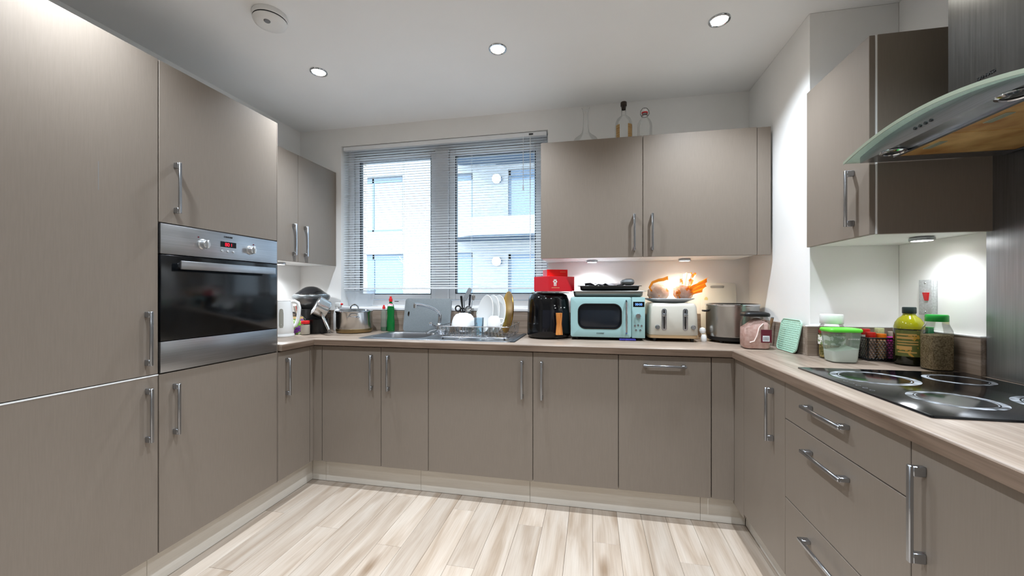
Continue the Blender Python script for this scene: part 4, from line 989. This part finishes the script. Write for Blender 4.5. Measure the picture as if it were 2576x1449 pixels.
def sheet(p0, u, v, nu, nv, amp, seed, fan=0):
    rnd = random.Random(seed); b = BM(); R = []
    p0, u, v = Vector(p0), Vector(u), Vector(v); n_ = u.cross(v).normalized()
    for j in range(nv + 1):
        f = j / nv; row = []
        for i in range(nu + 1):
            g = i / nu - .5
            row.append(b.verts.new(p0 + u * g * (1 + fan * f) + v * f * (1 + rnd.uniform(-.08, .08)) + n_ * (amp * (.2 + f) * math.sin(i * 2.1 + seed) + rnd.uniform(-amp, amp) * .3)))
        R.append(row)
    for j in range(nv):
        for i in range(nu): b.faces.new((R[j][i], R[j][i + 1], R[j + 1][i + 1], R[j + 1][i]))
    r_ = bmesh.ops.extrude_face_region(b, geom=b.faces[:]); bmesh.ops.translate(b, vec=n_ * .0008, verts=[w for w in r_['geom'] if isinstance(w, bmesh.types.BMVert)])
    return b
PZ = TZ + .2385
t = Thing('bread_bag', 'white and orange bread bag on the left of the plate', 'bread', (.400, 2.545, PZ))
lb = t.part('bag', blob((.396, 2.545, PZ + .042), .060, .070, .054, .20, 2), m_bag1, ang=.5)
t.part('loaf', blob((.396, 2.545, PZ + .040), .045, .058, .040, .1, 4, 2), m_crumb, lb)
t.part('orange_tie', tube(BM(), [(.352, 2.50, PZ + .055), (.336, 2.47, PZ + .075), (.352, 2.46, PZ + .105), (.385, 2.46, PZ + .118), (.412, 2.46, PZ + .122), (.436, 2.46, PZ + .132), (.434, 2.46, PZ + .120)], [.004, .006, .008, .009, .010, .011, .006], 6), m_orange, lb)
t = Thing('bread_bag', 'orange printed bread bag with its flared top open', 'bread', (.520, 2.545, PZ))
lb = t.part('bag', blob((.540, 2.545, PZ + .045), .056, .062, .050, .24, 9), m_bag2, ang=.5)
t.part('loaf', blob((.540, 2.545, PZ + .036), .042, .05, .036, .1, 6, 2), m_crumb, lb)
t.part('flared_top', sheet((.545, 2.52, PZ + .062), (.05, -.02, .0), (.012, -.02, .098), 10, 6, .010, 3, .7), m_bag2, lb, ang=.5)
t.part('flared_side', sheet((.560, 2.50, PZ + .052), (.012, -.03, .055), (.088, -.03, .045), 9, 6, .010, 5, .6), m_orange, lb, ang=.5)
# ---- white board behind
sl = rrect(.738, .822, 1.222, 1.238, .0078, 4)
t = Thing('chopping_board', 'white plastic chopping board leaning on the wall behind the toaster', 'chopping board', (.785, 2.69, TZ))
bo_ = t.part('board', slab(BM(), rrect(.680, .888, TZ + .0006, 1.254, .018, 5), 0, .009, .0015, sl, fn=lambda x, h, t_: (x, 2.700 - t_ + (h - .911) * .07, h)), mat('ivory_board', (236, 234, 224), .5), ang=.9)
t.part('stain', lathe(BM(), [(0, .0002), (.008, .0002), (.011, 0), (0, 0)], n=14, sy=1.7, mtx=aim((.712, 2.7075, 1.148), (0, -1, -.07))), mat('yellow_stain', (234, 220, 150), .7), bo_)
t = Thing('white_ornament', 'small white rounded objects between the toaster and steel cooker', 'ornament', (.634, 2.46, TZ), local=True)
t.part('lower_piece', lathe(BM(), [(0, 0), (.014, 0), (.017, .010), (.015, .030), (.010, .040), (0, .042)], n=18), m_ceram)
t.part('upper_piece', lathe(BM(), [(0, -.020), (.014, -.014), (.019, 0), (.014, .014), (0, .020)], (-.004, .012, .062), 18), m_ceram)
# ---- slow cooker
sc = Thing('slow_cooker', 'round brushed steel cooker with a black base in the corner', 'slow cooker', (.797, 2.500, TZ), local=True)
m_steelr = mat('drum_steel', (170, 170, 168), .25, 1)
db = sc.part('drum', lathe(BM(), [(.129, .030), (.135, .034), (.137, .045), (.137, .205), (.139, .209), (.139, .216), (.134, .219), (.131, .216), (.130, .06), (0, .055)], n=48), m_steelr)
sc.part('rim', lathe(BM(), [(.1395, .207), (.142, .210), (.142, .217), (.138, .220), (.133, .219)], n=48), m_polish, db)
sc.part('inner_pot', lathe(BM(), [(.1295, .217), (.127, .218), (.125, .10), (.11, .075), (0, .07)], n=40), m_blackpan)
sc.part('base', lathe(BM(), [(0, .010), (.122, .010), (.130, .014), (.132, .030), (.128, .033), (0, .033)], n=40), m_black)
for a in (0.6, 2.5, 3.9, 5.4): sc.part('foot', cyl(BM(), (.105 * math.cos(a), .105 * math.sin(a), .0003), (.105 * math.cos(a), .105 * math.sin(a), .012), .011, .013, 12), m_black)
for s in (-1, 1):
    b = box(BM(), .136, .158 if s < 0 else .146, -.026, .026, .172, .182, .003, 2)
    bmesh.ops.transform(b, matrix=Matrix.Rotation(PI if s < 0 else PI / 2, 4, 'Z'), verts=b.verts)
    sc.part('side_handle', b, m_black, db)
# ---- pink salt tub
m_salt = mat('pink_salt', (228, 190, 178), .8); noise_col(m_salt, (216, 172, 160), (236, 204, 194), (1, 1, 1), 60, 4)
t = Thing('salt_tub', 'clear tub of pink salt with a black lid', 'tub', (.812, 2.215, TZ), rz=-.05, local=True)
b = BM(); loft(b, [[(x, y, z) for x, y in rrect(-w, w, -w * .86, w * .86, .02, 5)] for w, z in ((.053, .001), (.058, .010), (.060, .04), (.059, .13), (.054, .152), (.051, .158), (.051, .168))], True, False)
pb = t.part('body', b, m_glass, ang=.9)
b = BM(); loft(b, [[(x, y, z + (.020 * math.sin(x * 40 + 1) if k_ >= 3 else 0)) for x, y in rrect(-w, w, -w * .86, w * .86, .018, 5)] for k_, (w, z) in enumerate(((.051, .004), (.0565, .012), (.0580, .05), (.0570, .124), (.02, .134)))])
t.part('salt', b, m_salt, pb, ang=.9)
b = BM(); loft(b, [[(x, y, z) for x, y in rrect(-w, w, -w * .86, w * .86, .024, 5)] for w, z in ((.056, .163), (.060, .166), (.060, .176), (.056, .182), (.036, .189))])
t.part('lid', b, m_black, ang=.9)
lab = t.part('label', box(BM(), .012, .0590, -.0528, -.0518, .036, .100, .0002), mat('maroon_label', (96, 24, 40), .5), pb, smooth=False)
t.part('barcode', box(BM(), .019, .049, -.0532, -.0528, .042, .070), mat('label_white', (226, 226, 230), .5), lab, smooth=False)
b = BM()
for k_ in range(4): box(b, .023 + k_ * .006, .0255 + k_ * .006, -.0535, -.0532, .046, .064)
t.part('barcode_bars', b, m_dark, lab, smooth=False)
t.part('moulded_rib', tube(BM(), [(-.038, -.0512, .035), (-.018, -.0518, .042), (-.006, -.0522, .070), (.004, -.0518, .110), (.022, -.0505, .130)], .0030, 6), mat('pale_pink_plastic', (240, 218, 210), .3), pb)
t = Thing('wooden_spatula', 'wooden spatula handle leaning on the pillar behind the salt tub', 'utensil', (.932, 2.325, TZ))
wsb = t.part('handle', tube(BM(), [(.906, 2.335, TZ + .009), (.920, 2.325, .985), (.9335, 2.315, 1.060)], [.006, .007, .0075], 8), wood('beech', (126, 98, 70), (150, 118, 86), (170, 138, 104), 'z'))
t.part('end_cap', lathe(BM(), [(0, 0), (.0076, 0), (.005, .004), (0, .005)], (.9335, 2.315, 1.060), 10), m_dark, wsb)
# ---- green studded mat leaning on the pillar
m_mintm = mat('mint_silicone', (172, 208, 188), .35)
gt = Thing('silicone_mat', 'mint green studded silicone mat leaning on the pillar', 'mat', (.93, 2.19, TZ))
fnm = lambda y, h, t_: (.9215 - t_ + (h - TZ) * .19, y, h)
mtb = gt.part('sheet', slab(BM(), rrect(2.040, 2.236, TZ + .0015, 1.066, .026, 6), 0, .004, .001, fn=fnm), m_mintm, ang=.9)
rr_ = rrect(2.042, 2.234, TZ + .0035, 1.064, .025, 6)
gt.part('border', tube(BM(), [fnm(y, h, .004) for y, h in rr_], .003, 6, True), m_mintm, mtb)
b = BM()
for j in range(14):
    for i in range(14):
        y, h = 2.052 + i * .0128 + (j % 2) * .0045, TZ + .014 + j * .0100
        p = Vector(fnm(y, h, .004)); bmesh.ops.create_cone(b, cap_ends=True, segments=6, radius1=.0034, radius2=.0018, depth=.003, matrix=aim(p + Vector((-.0012, 0, 0)), (-1, 0, .19)))
gt.part('studs', b, m_mintm, mtb, kind='stuff')
# ---- right corner
t = jar('pickle_jar', 'tall glass jar of pickles behind the green-lidded tub', (1.018, 1.952, TZ), .047, .190, mat('cloudy_lid', (214, 216, 212), .4), None, lidh=.036, neck=.84)
t.part('pickles', lathe(BM(), [(0, .004), (.040, .004), (.0435, .012), (.0435, .108), (0, .112)], n=24), printed('olive_pickles', [(150, 130, 60), (196, 176, 110), (120, 116, 50), (206, 190, 140), (160, 146, 70)], 40))
t.part('paste_band', lathe(BM(), [(.0455, .108), (.0458, .118), (.0455, .122), (0, .123)], n=24), mat('red_chilli', (150, 40, 34), .5))
t.part('label', lathe(BM(), [(.0474, .06), (.0475, .100)], n=24), printed('jar_label', [(228, 226, 220), (120, 140, 90), (228, 226, 220)], 50))
m_tubp = thin_glass('frosted_tub', (.92, .97, .94), .7, .12, .20, (.80, .90, .85))
m_lime = mat('lime_lid', (96, 206, 60), .35)
t = Thing('food_tub', 'translucent tub with a lime green lid half full of white salt', 'tub', (1.000, 1.855, TZ), rz=-.02, local=True)
b = BM(); loft(b, [[(x, y, z) for x, y in rrect(-w, w, -d, d, .014, 4)] for w, d, z in ((.040, .034, .001), (.045, .038, .006), (.050, .041, .07), (.055, .0435, .128))], True, False)
tb_ = t.part('body', b, m_tubp, ang=.9)
b = BM(); loft(b, [[(x, y, z + (.010 * math.sin(x * 55) + .004 * math.sin(x * 130) if k_ >= 2 else 0)) for x, y in rrect(-w, w, -d, d, .012, 4)] for k_, (w, d, z) in enumerate(((.041, .0345, .004), (.0440, .0370, .012), (.0470, .0390, .052), (.02, .015, .056)))])
t.part('salt', b, mat('white_salt', (240, 240, 238), .8), tb_, ang=.9)
b = BM(); loft(b, [[(x, y, z) for x, y in rrect(-w, w, -d, d, .016, 4)] for w, d, z in ((.0575, .0455, .124), (.0595, .0465, .127), (.0595, .0465, .134), (.056, .043, .139), (.03, .02, .1375))])
t.part('lid', b, m_lime, ang=.9)
b = BM()
for k_ in range(6): box(b, .006 + k_ * .0066, .0085 + k_ * .0066, -.0434, -.0428, .096, .0995)
t.part('marks', b, m_mark, tb_, smooth=False)
# wire basket with spices
bk = Thing('wire_basket', 'black honeycomb basket holding spices in the corner', 'basket', (1.202, 1.944, TZ))
kx0, kx1, ky0, ky1, kz1 = 1.122, 1.282, 1.898, 1.990, TZ + .100
m_bk = mat('black_wire', (16, 16, 17), .4)
b = BM()
def hexwall(b, p, u, w, h, c=.0068):
    p, u = Vector(p), Vector(u); up = Vector((0, 0, 1)); dx, dz = c * 1.732, c * 1.5; seen = set()
    for j in range(int(h / dz) + 1):
        for i in range(int(w / dx) + 1):
            cx, cz = i * dx + (dx / 2 if j % 2 else 0) , j * dz
            q_ = [(cx + c * math.sin(a), cz + c * math.cos(a)) for a in [PI / 3 * k_ for k_ in range(6)]]
            for k_ in range(6):
                a_, c_ = q_[k_], q_[(k_ + 1) % 6]; key = tuple(sorted(((round(a_[0], 4), round(a_[1], 4)), (round(c_[0], 4), round(c_[1], 4)))))
                if key in seen or not (0 <= (a_[0] + c_[0]) / 2 <= w and 0 <= (a_[1] + c_[1]) / 2 <= h): continue
                seen.add(key)
                cl = lambda s_: p + u * min(max(s_[0], 0), w) + up * min(max(s_[1], 0), h)
                A, C_ = cl(a_), cl(c_)
                if (A - C_).length > .001: cyl(b, A, C_, .0013, n=4)
    return b
hexwall(b, (kx0, ky0, TZ + .006), (1, 0, 0), kx1 - kx0, .088); bk.part('front_mesh', b, m_bk, smooth=False, kind='stuff')
for nm, p, u, w in (('side_mesh', (kx0, ky0, TZ + .006), (0, 1, 0), ky1 - ky0), ('side_mesh', (kx1, ky0, TZ + .006), (0, 1, 0), ky1 - ky0), ('back_mesh', (kx0, ky1, TZ + .006), (1, 0, 0), kx1 - kx0)):
    bk.part(nm, hexwall(BM(), p, u, w, .088), m_bk, smooth=False, kind='stuff')
bk.part('base', box(BM(), kx0, kx1, ky0, ky1, TZ + .0004, TZ + .006, .001), m_bk, smooth=False)
bk.part('rim', tube(BM(), [(x, y, kz1 - .005) for x, y in rrect(kx0 - .002, kx1 + .002, ky0 - .002, ky1 + .002, .008, 3)], .0035, 6, True), m_bk)
for x, y in ((kx0, ky0), (kx1, ky0), (kx0, ky1), (kx1, ky1)): bk.part('corner_rod', cyl(BM(), (x, y, TZ + .001), (x, y, kz1 - .004), .003, n=8), m_bk)
SZ = TZ + .0062
sp_ = [(1.146, 1.922, .112, (206, 40, 32), (224, 190, 170), 'red lidded spice jar in the honeycomb basket'),
       (1.184, 1.922, .106, (236, 120, 24), (236, 200, 160), 'orange lidded spice jar in the honeycomb basket'),
       (1.222, 1.922, .094, (220, 60, 180), (236, 120, 200), 'magenta spice jar low in the honeycomb basket'),
       (1.258, 1.922, .108, (60, 54, 58), (196, 170, 140), 'dark lidded spice jar beside the oil bottle'),
       (1.152, 1.966, .122, (216, 44, 40), (230, 226, 220), 'taller red lidded jar at the back of the basket'),
       (1.204, 1.966, .126, (206, 216, 160), (222, 226, 196), 'pale green lidded jar at the back of the basket'),
       (1.252, 1.966, .112, (190, 176, 166), (170, 140, 110), 'beige lidded jar at the back of the basket')]
for x, y, h, lc, bc, lb_ in sp_:
    jar('spice_jar', lb_, (x, y, SZ), .0168, h, mat('spice_lid', lc, .35), mat('spice', bc, .7), .8, .020, .94, group='spice jars in the basket', n=18)
# oil bottle
m_oil = mat('olive_oil', (170, 166, 14), .08, trans=.35); 
m_oilglass = mat('dark_oil_glass', (22, 24, 8), .06, spec=.6)
t = Thing('oil_bottle', 'olive oil bottle with a dark cap and green label', 'bottle', (1.227, 1.838, TZ), rz=-.7, local=True)
ob = t.part('bottle', lathe(BM(), [(0, .001), (.040, .001), (.0455, .006), (.0465, .02), (.0465, .140), (.0455, .1425)], n=34), m_oilglass)
t.part('shoulder', lathe(BM(), [(.0455, .1425), (.0455, .150), (.042, .166), (.033, .182), (.022, .192), (.019, .197), (.0185, .208), (0, .208)], n=34), mat('yellow_green_glass', (160, 158, 20), .08, spec=.7), ob)
t.part('cap', lathe(BM(), [(.0195, .202), (.0210, .204), (.0210, .224), (.0195, .227), (0, .227)], n=28), mat('dark_green_cap', (34, 48, 48), .4))
m_lbl = printed('olive_label', [(92, 98, 48), (104, 110, 56), (98, 104, 52), (196, 150, 60), (106, 112, 58)], 30)
b = BM(); r_ = .0471
loft(b, [[(r_ * math.cos(a), r_ * math.sin(a), z) for a in [-2.45 + 1.9 * i / 14 for i in range(15)]] for z in (.036, .138)], False, False, closed=False)
lo = t.part('label', b, m_lbl, ob)
b = BM(); r_ = .0473
for z0, z1, a0, a1 in ((.118, .124, -2.3, -1.0), (.104, .112, -2.3, -1.2), (.092, .096, -2.25, -.9), (.082, .086, -2.25, -.9), (.062, .076, -2.3, -1.3), (.050, .055, -2.2, -1.0)):
    loft(b, [[(r_ * math.cos(a), r_ * math.sin(a), z) for a in [a0 + (a1 - a0) * i / 10 for i in range(11)]] for z in (z0, z1)], False, False, closed=False)
t.part('label_print', b, mat('gold_label_print', (204, 160, 92), .5), lo)
t = Thing('green_carton', 'slim dark green carton between the oil and seed jar', 'carton', (1.2825, 1.842, TZ), local=True)
cb = t.part('body', box(BM(), -.009, .009, -.03, .03, .0003, .148, .0015), mat('bottle_green_card', (10, 112, 66), .4)); t.part('flap', box(BM(), -.009, .009, -.03, .03, .148, .150), m_green, cb)
# seed jar
m_seed = mat('brown_seeds', (150, 132, 100), .8); noise_col(m_seed, (112, 94, 64), (176, 158, 124), (1, 1, 1), 220, 2, .35, .65)
t = Thing('seed_jar', 'clear jar of brown seeds with a bright green lid', 'jar', (1.243, 1.733, TZ), local=True)
b = BM(); 
prof = [(.034, .001), (.0365, .006), (.0365, .132), (.035, .146), (.028, .166), (.027, .172), (.027, .185)]
loft(b, [[(x, y, z) for x, y in rrect(-w, w, -w, w, w * .55, 6)] for w, z in prof], True, False)
jb = t.part('body', b, m_glass, ang=.9)
b = BM(); loft(b, [[(x, y, z) for x, y in rrect(-w, w, -w, w, w * .5, 6)] for w, z in ((.032, .004), (.0350, .010), (.0350, .128), (.02, .132))]); t.part('seeds', b, m_seed, jb, ang=.9)
t.part('lid', lathe(BM(), [(.030, .178), (.0315, .180), (.0315, .199), (.029, .203), (0, .203)], n=32), m_green)
# ---- bottles on top of the wall cupboard
CT = 2.1005
t = Thing('decanter', 'clear glass decanter on top of the wall cupboard', 'decanter', (-.040, 2.56, CT - .002), local=True)
t.part('body', lathe(BM(), [(0, .001), (.085, .001), (.095, .012), (.093, .035), (.070, .075), (.040, .098), (.024, .115), (.018, .15), (.016, .20)], n=36), m_glass)
t.part('neck', lathe(BM(), [(.016, .20), (.016, .24), (.020, .262), (.027, .276), (.026, .277)], n=28), m_glass)
t = Thing('spirit_bottle', 'clear spirit bottle with a dark stopper and amber labels', 'bottle', (.194, 2.56, CT - .002), local=True)
gb = t.part('body', lathe(BM(), [(0, .001), (.048, .001), (.052, .006), (.053, .13), (.050, .158), (.040, .182), (.024, .196), (.015, .203), (.014, .25), (.016, .252), (.016, .262)], n=32), m_glass)
m_amb = mat('amber_label', (176, 138, 84), .6); noise_col(m_amb, (150, 110, 60), (196, 164, 112), (1, 1, 60), 5, 3)
for a0, a1 in ((-2.65, -2.1), (-1.15, -.45)):
    b = BM(); loft(b, [[(.0535 * math.cos(a), .0535 * math.sin(a), z) for a in [a0 + (a1 - a0) * i / 8 for i in range(9)]] for z in (.05, .135)], False, False, closed=False); t.part('label', b, m_amb, gb)
st = t.part('stopper', lathe(BM(), [(.013, .240), (.013, .262), (.019, .263), (.019, .284), (.017, .287), (0, .287)], n=20), mat('dark_stopper', (46, 32, 24), .5))
t = Thing('swing_top_bottle', 'small clear swing-top bottle at the right on the wall cupboard', 'bottle', (.320, 2.56, CT - .002), local=True)
gb = t.part('body', lathe(BM(), [(0, .001), (.040, .001), (.044, .006), (.044, .120), (.042, .140), (.032, .162), (.018, .178), (.016, .19), (.018, .200), (.018, .206)], n=30), m_glass)
sp = t.part('stopper', lathe(BM(), [(.014, .206), (.017, .212), (.017, .222), (.012, .230), (0, .232)], n=20), m_ceram)
t.part('red_gasket', lathe(BM(), [(.016, .204), (.019, .206), (.019, .211), (.016, .212)], n=20), m_redp, sp)
b = BM()
for s in (-1, 1): tube(b, [(s * .019, -.002, .188), (s * .026, -.006, .20), (s * .024, -.002, .222), (s * .012, 0, .238), (0, 0, .240)], .0016, 6)
tube(b, arc((0, 0, .189), .0195, 0, 2 * PI, 20, 'xy')[:-1], .0015, 6, True)
t.part('wire_bail', b, m_dark, sp)

# ================================================================ outside the window
m_gnd = mat('courtyard_paving', (170, 168, 164), .9)
struct('ground', 'pale courtyard paving far below the window', box(BM(), -30, 25, 3.5, 40, -3.3, -3.0), m_gnd)
m_fac = mat('pale_brick_facade', (214, 208, 200), .85)
N, L, B = nodes(m_fac)
tc = N.new('ShaderNodeTexCoord'); mp = N.new('ShaderNodeMapping'); mp.inputs['Rotation'].default_value = (PI / 2, 0, 0)
bt = N.new('ShaderNodeTexBrick'); bt.inputs['Scale'].default_value = 1; bt.inputs['Brick Width'].default_value = .225; bt.inputs['Row Height'].default_value = .075; bt.inputs['Mortar Size'].default_value = .008
bt.inputs['Color1'].default_value = lin((110, 109, 108)); bt.inputs['Color2'].default_value = lin((99, 98, 97)); bt.inputs['Mortar'].default_value = lin((105, 104, 103))
L.new(tc.outputs['Object'], mp.inputs[0]); L.new(mp.outputs[0], bt.inputs[0]); L.new(bt.outputs[0], B.inputs['Base Color'])
m_wgl = mat('dull_window_glass', (104, 114, 122), .15, spec=.6)
m_wgd = mat('shaded_window_glass', (66, 78, 90), .12, spec=.6)  # darker copy of the window glass, with shade put into its colour
m_fr2 = mat('grey_window_frame', (68, 78, 90), .5)
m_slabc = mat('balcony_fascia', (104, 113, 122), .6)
m_soff = mat('shaded_soffit', (48, 58, 70), .7)  # shade on the underside is put into this darker colour
FYD = 13.0
s = FYD / 11
def fx(x): return x * s
def fz(z): return CAM_H + (z - CAM_H) * s
bd = Thing('apartment_building', 'pale brick apartment block seen through the window', 'building', (-4.5, FYD, -3))
# facade with real window recesses
wins = [(-7.9, -5.60, 3.05, 4.72), (-7.9, -5.58, .6, 2.35), (-4.60, -3.40, 3.05, 4.66), (-4.60, -3.40, .6, 2.36), (-7.9, -5.60, 5.4, 7.0), (-4.60, -3.40, 5.4, 7.0)]
drs = [(-2.347, -.50, 3.10, 4.70), (-2.347, -.50, .70, 2.30)]
wl = [(fx(a), fx(c), fz(z0), fz(z1)) for a, c, z0, z1 in wins + drs]
xs = sorted({-16.0, 9.0} | {v for w in wl for v in w[:2]}); zs = sorted({-3.0, 11.0} | {v for w in wl for v in w[2:]})
b = BM()
for xa, xb in zip(xs, xs[1:]):
    run = None
    for za, zb_ in zip(zs, zs[1:]):
        mx_, mz = (xa + xb) / 2, (za + zb_) / 2
        inside = any(w[0] < mx_ < w[1] and w[2] < mz < w[3] for w in wl)
        if inside: continue
        box(b, xa, xb, FYD, FYD + .3, za, zb_)
fw = bd.part('facade', b, m_fac, smooth=False)
for w in wl:
    f = BM(); k = .07
    box(f, w[0], w[0] + k, FYD + .12, FYD + .18, w[2], w[3]); box(f, w[1] - k, w[1], FYD + .12, FYD + .18, w[2], w[3])
    box(f, w[0], w[1], FYD + .12, FYD + .18, w[2], w[2] + k); box(f, w[0], w[1], FYD + .12, FYD + .18, w[3] - k * 2.6, w[3])
    xm = w[0] + (w[1] - w[0]) * .55
    box(f, xm - k / 2, xm + k / 2, FYD + .12, FYD + .18, w[2], w[3])
    wf = bd.part('window', f, m_fr2, smooth=False)
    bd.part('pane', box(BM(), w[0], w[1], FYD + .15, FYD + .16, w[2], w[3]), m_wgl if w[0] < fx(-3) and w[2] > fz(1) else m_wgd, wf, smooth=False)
for zt, zb_, dep in ((5.55, 4.86, 1.5), (3.13, 2.66, 1.5), (.75, .30, 1.5)):
    # balcony slab with a rounded left end
    x0, x1 = fx(-3.80), fx(2.5); y1 = FYD - .001
    pts = [(x1, y1), (x0 + .9, y1)] if False else []
    poly = [(x1, FYD - dep), (x1, FYD - .002), (x0 + .75, FYD - .002)]
    for i in range(9):
        a = PI / 2 + PI / 2 * i / 8 * 1.0
        poly.append((x0 + 1.2 + 1.2 * math.cos(a), FYD - .3 + .25 * math.sin(a) * .8))
    for i in range(1, 9):
        a = PI + PI / 2 * i / 8
        poly.append((x0 + 1.2 + 1.2 * math.cos(a), FYD - .3 + (dep - .3) * math.sin(a)))
    B_ = bd.part('balcony', slab(BM(), poly, fz(zb_), fz(zt), .02), m_slabc, ang=.6)
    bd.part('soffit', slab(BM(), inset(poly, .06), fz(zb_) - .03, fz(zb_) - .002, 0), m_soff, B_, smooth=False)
m_globe = mat('white_globe', (250, 250, 250), .4)
for z in (4.421, 2.075):
    b = lathe(BM(), [(0, -.16), (.09, -.135), (.145, -.06), (.15, 0), (.145, .06), (.09, .135), (0, .16)], (fx(-2.66), FYD - .13, fz(z)), 20)
    wlamp = bd.part('wall_lamp', b, m_globe)
    bd.part('lamp_base', cyl(BM(), (fx(-2.66) + .1, FYD - .002, fz(z)), (fx(-2.66) + .02, FYD - .12, fz(z)), .1, .1, 14), m_fr2, wlamp)
# bare tree
tr = Thing('bare_tree', 'leafless slender tree outside the left window light', 'tree', (-3.85, 8.5, -3))
m_bark = mat('grey_bark', (128, 134, 142), .9)
rnd = random.Random(3)
trunk = BM(); tube(trunk, [(-3.85, 8.5, -3.0), (-3.83, 8.5, -1), (-3.87, 8.5, .6), (-3.93, 8.5, 1.6), (-3.98, 8.5, 2.4)], [.07, .06, .045, .032, .02], 8)
tk = tr.part('trunk', trunk, m_bark)
for k in range(16):
    z0 = .4 + k * .14; x0 = -3.85 - max(0, z0 - .4) * .06
    a = rnd.choice((-1, 1)) * rnd.uniform(.25, .7); ln = rnd.uniform(.7, 1.3); yo = rnd.uniform(-.4, .4)
    p = [Vector((x0, 8.5, z0))]
    for i in range(1, 5):
        f = i / 4; p.append(Vector((x0 + ln * math.sin(a) * f + rnd.uniform(-.03, .03), 8.5 + yo * f, z0 + ln * math.cos(a) * f * (1 + .1 * f))))
    br = BM(); tube(br, p, [.016, .012, .009, .006, .003], 6)
    for j in range(2, 4):
        q_ = p[j]; aa = a + rnd.uniform(-.6, .6)
        tube(br, [q_, q_ + Vector((.25 * math.sin(aa), .05, .25 * math.cos(aa))), q_ + Vector((.42 * math.sin(aa), .08, .48 * math.cos(aa)))], [.006, .004, .002], 5)
    tr.part('branch', br, m_bark, tk)
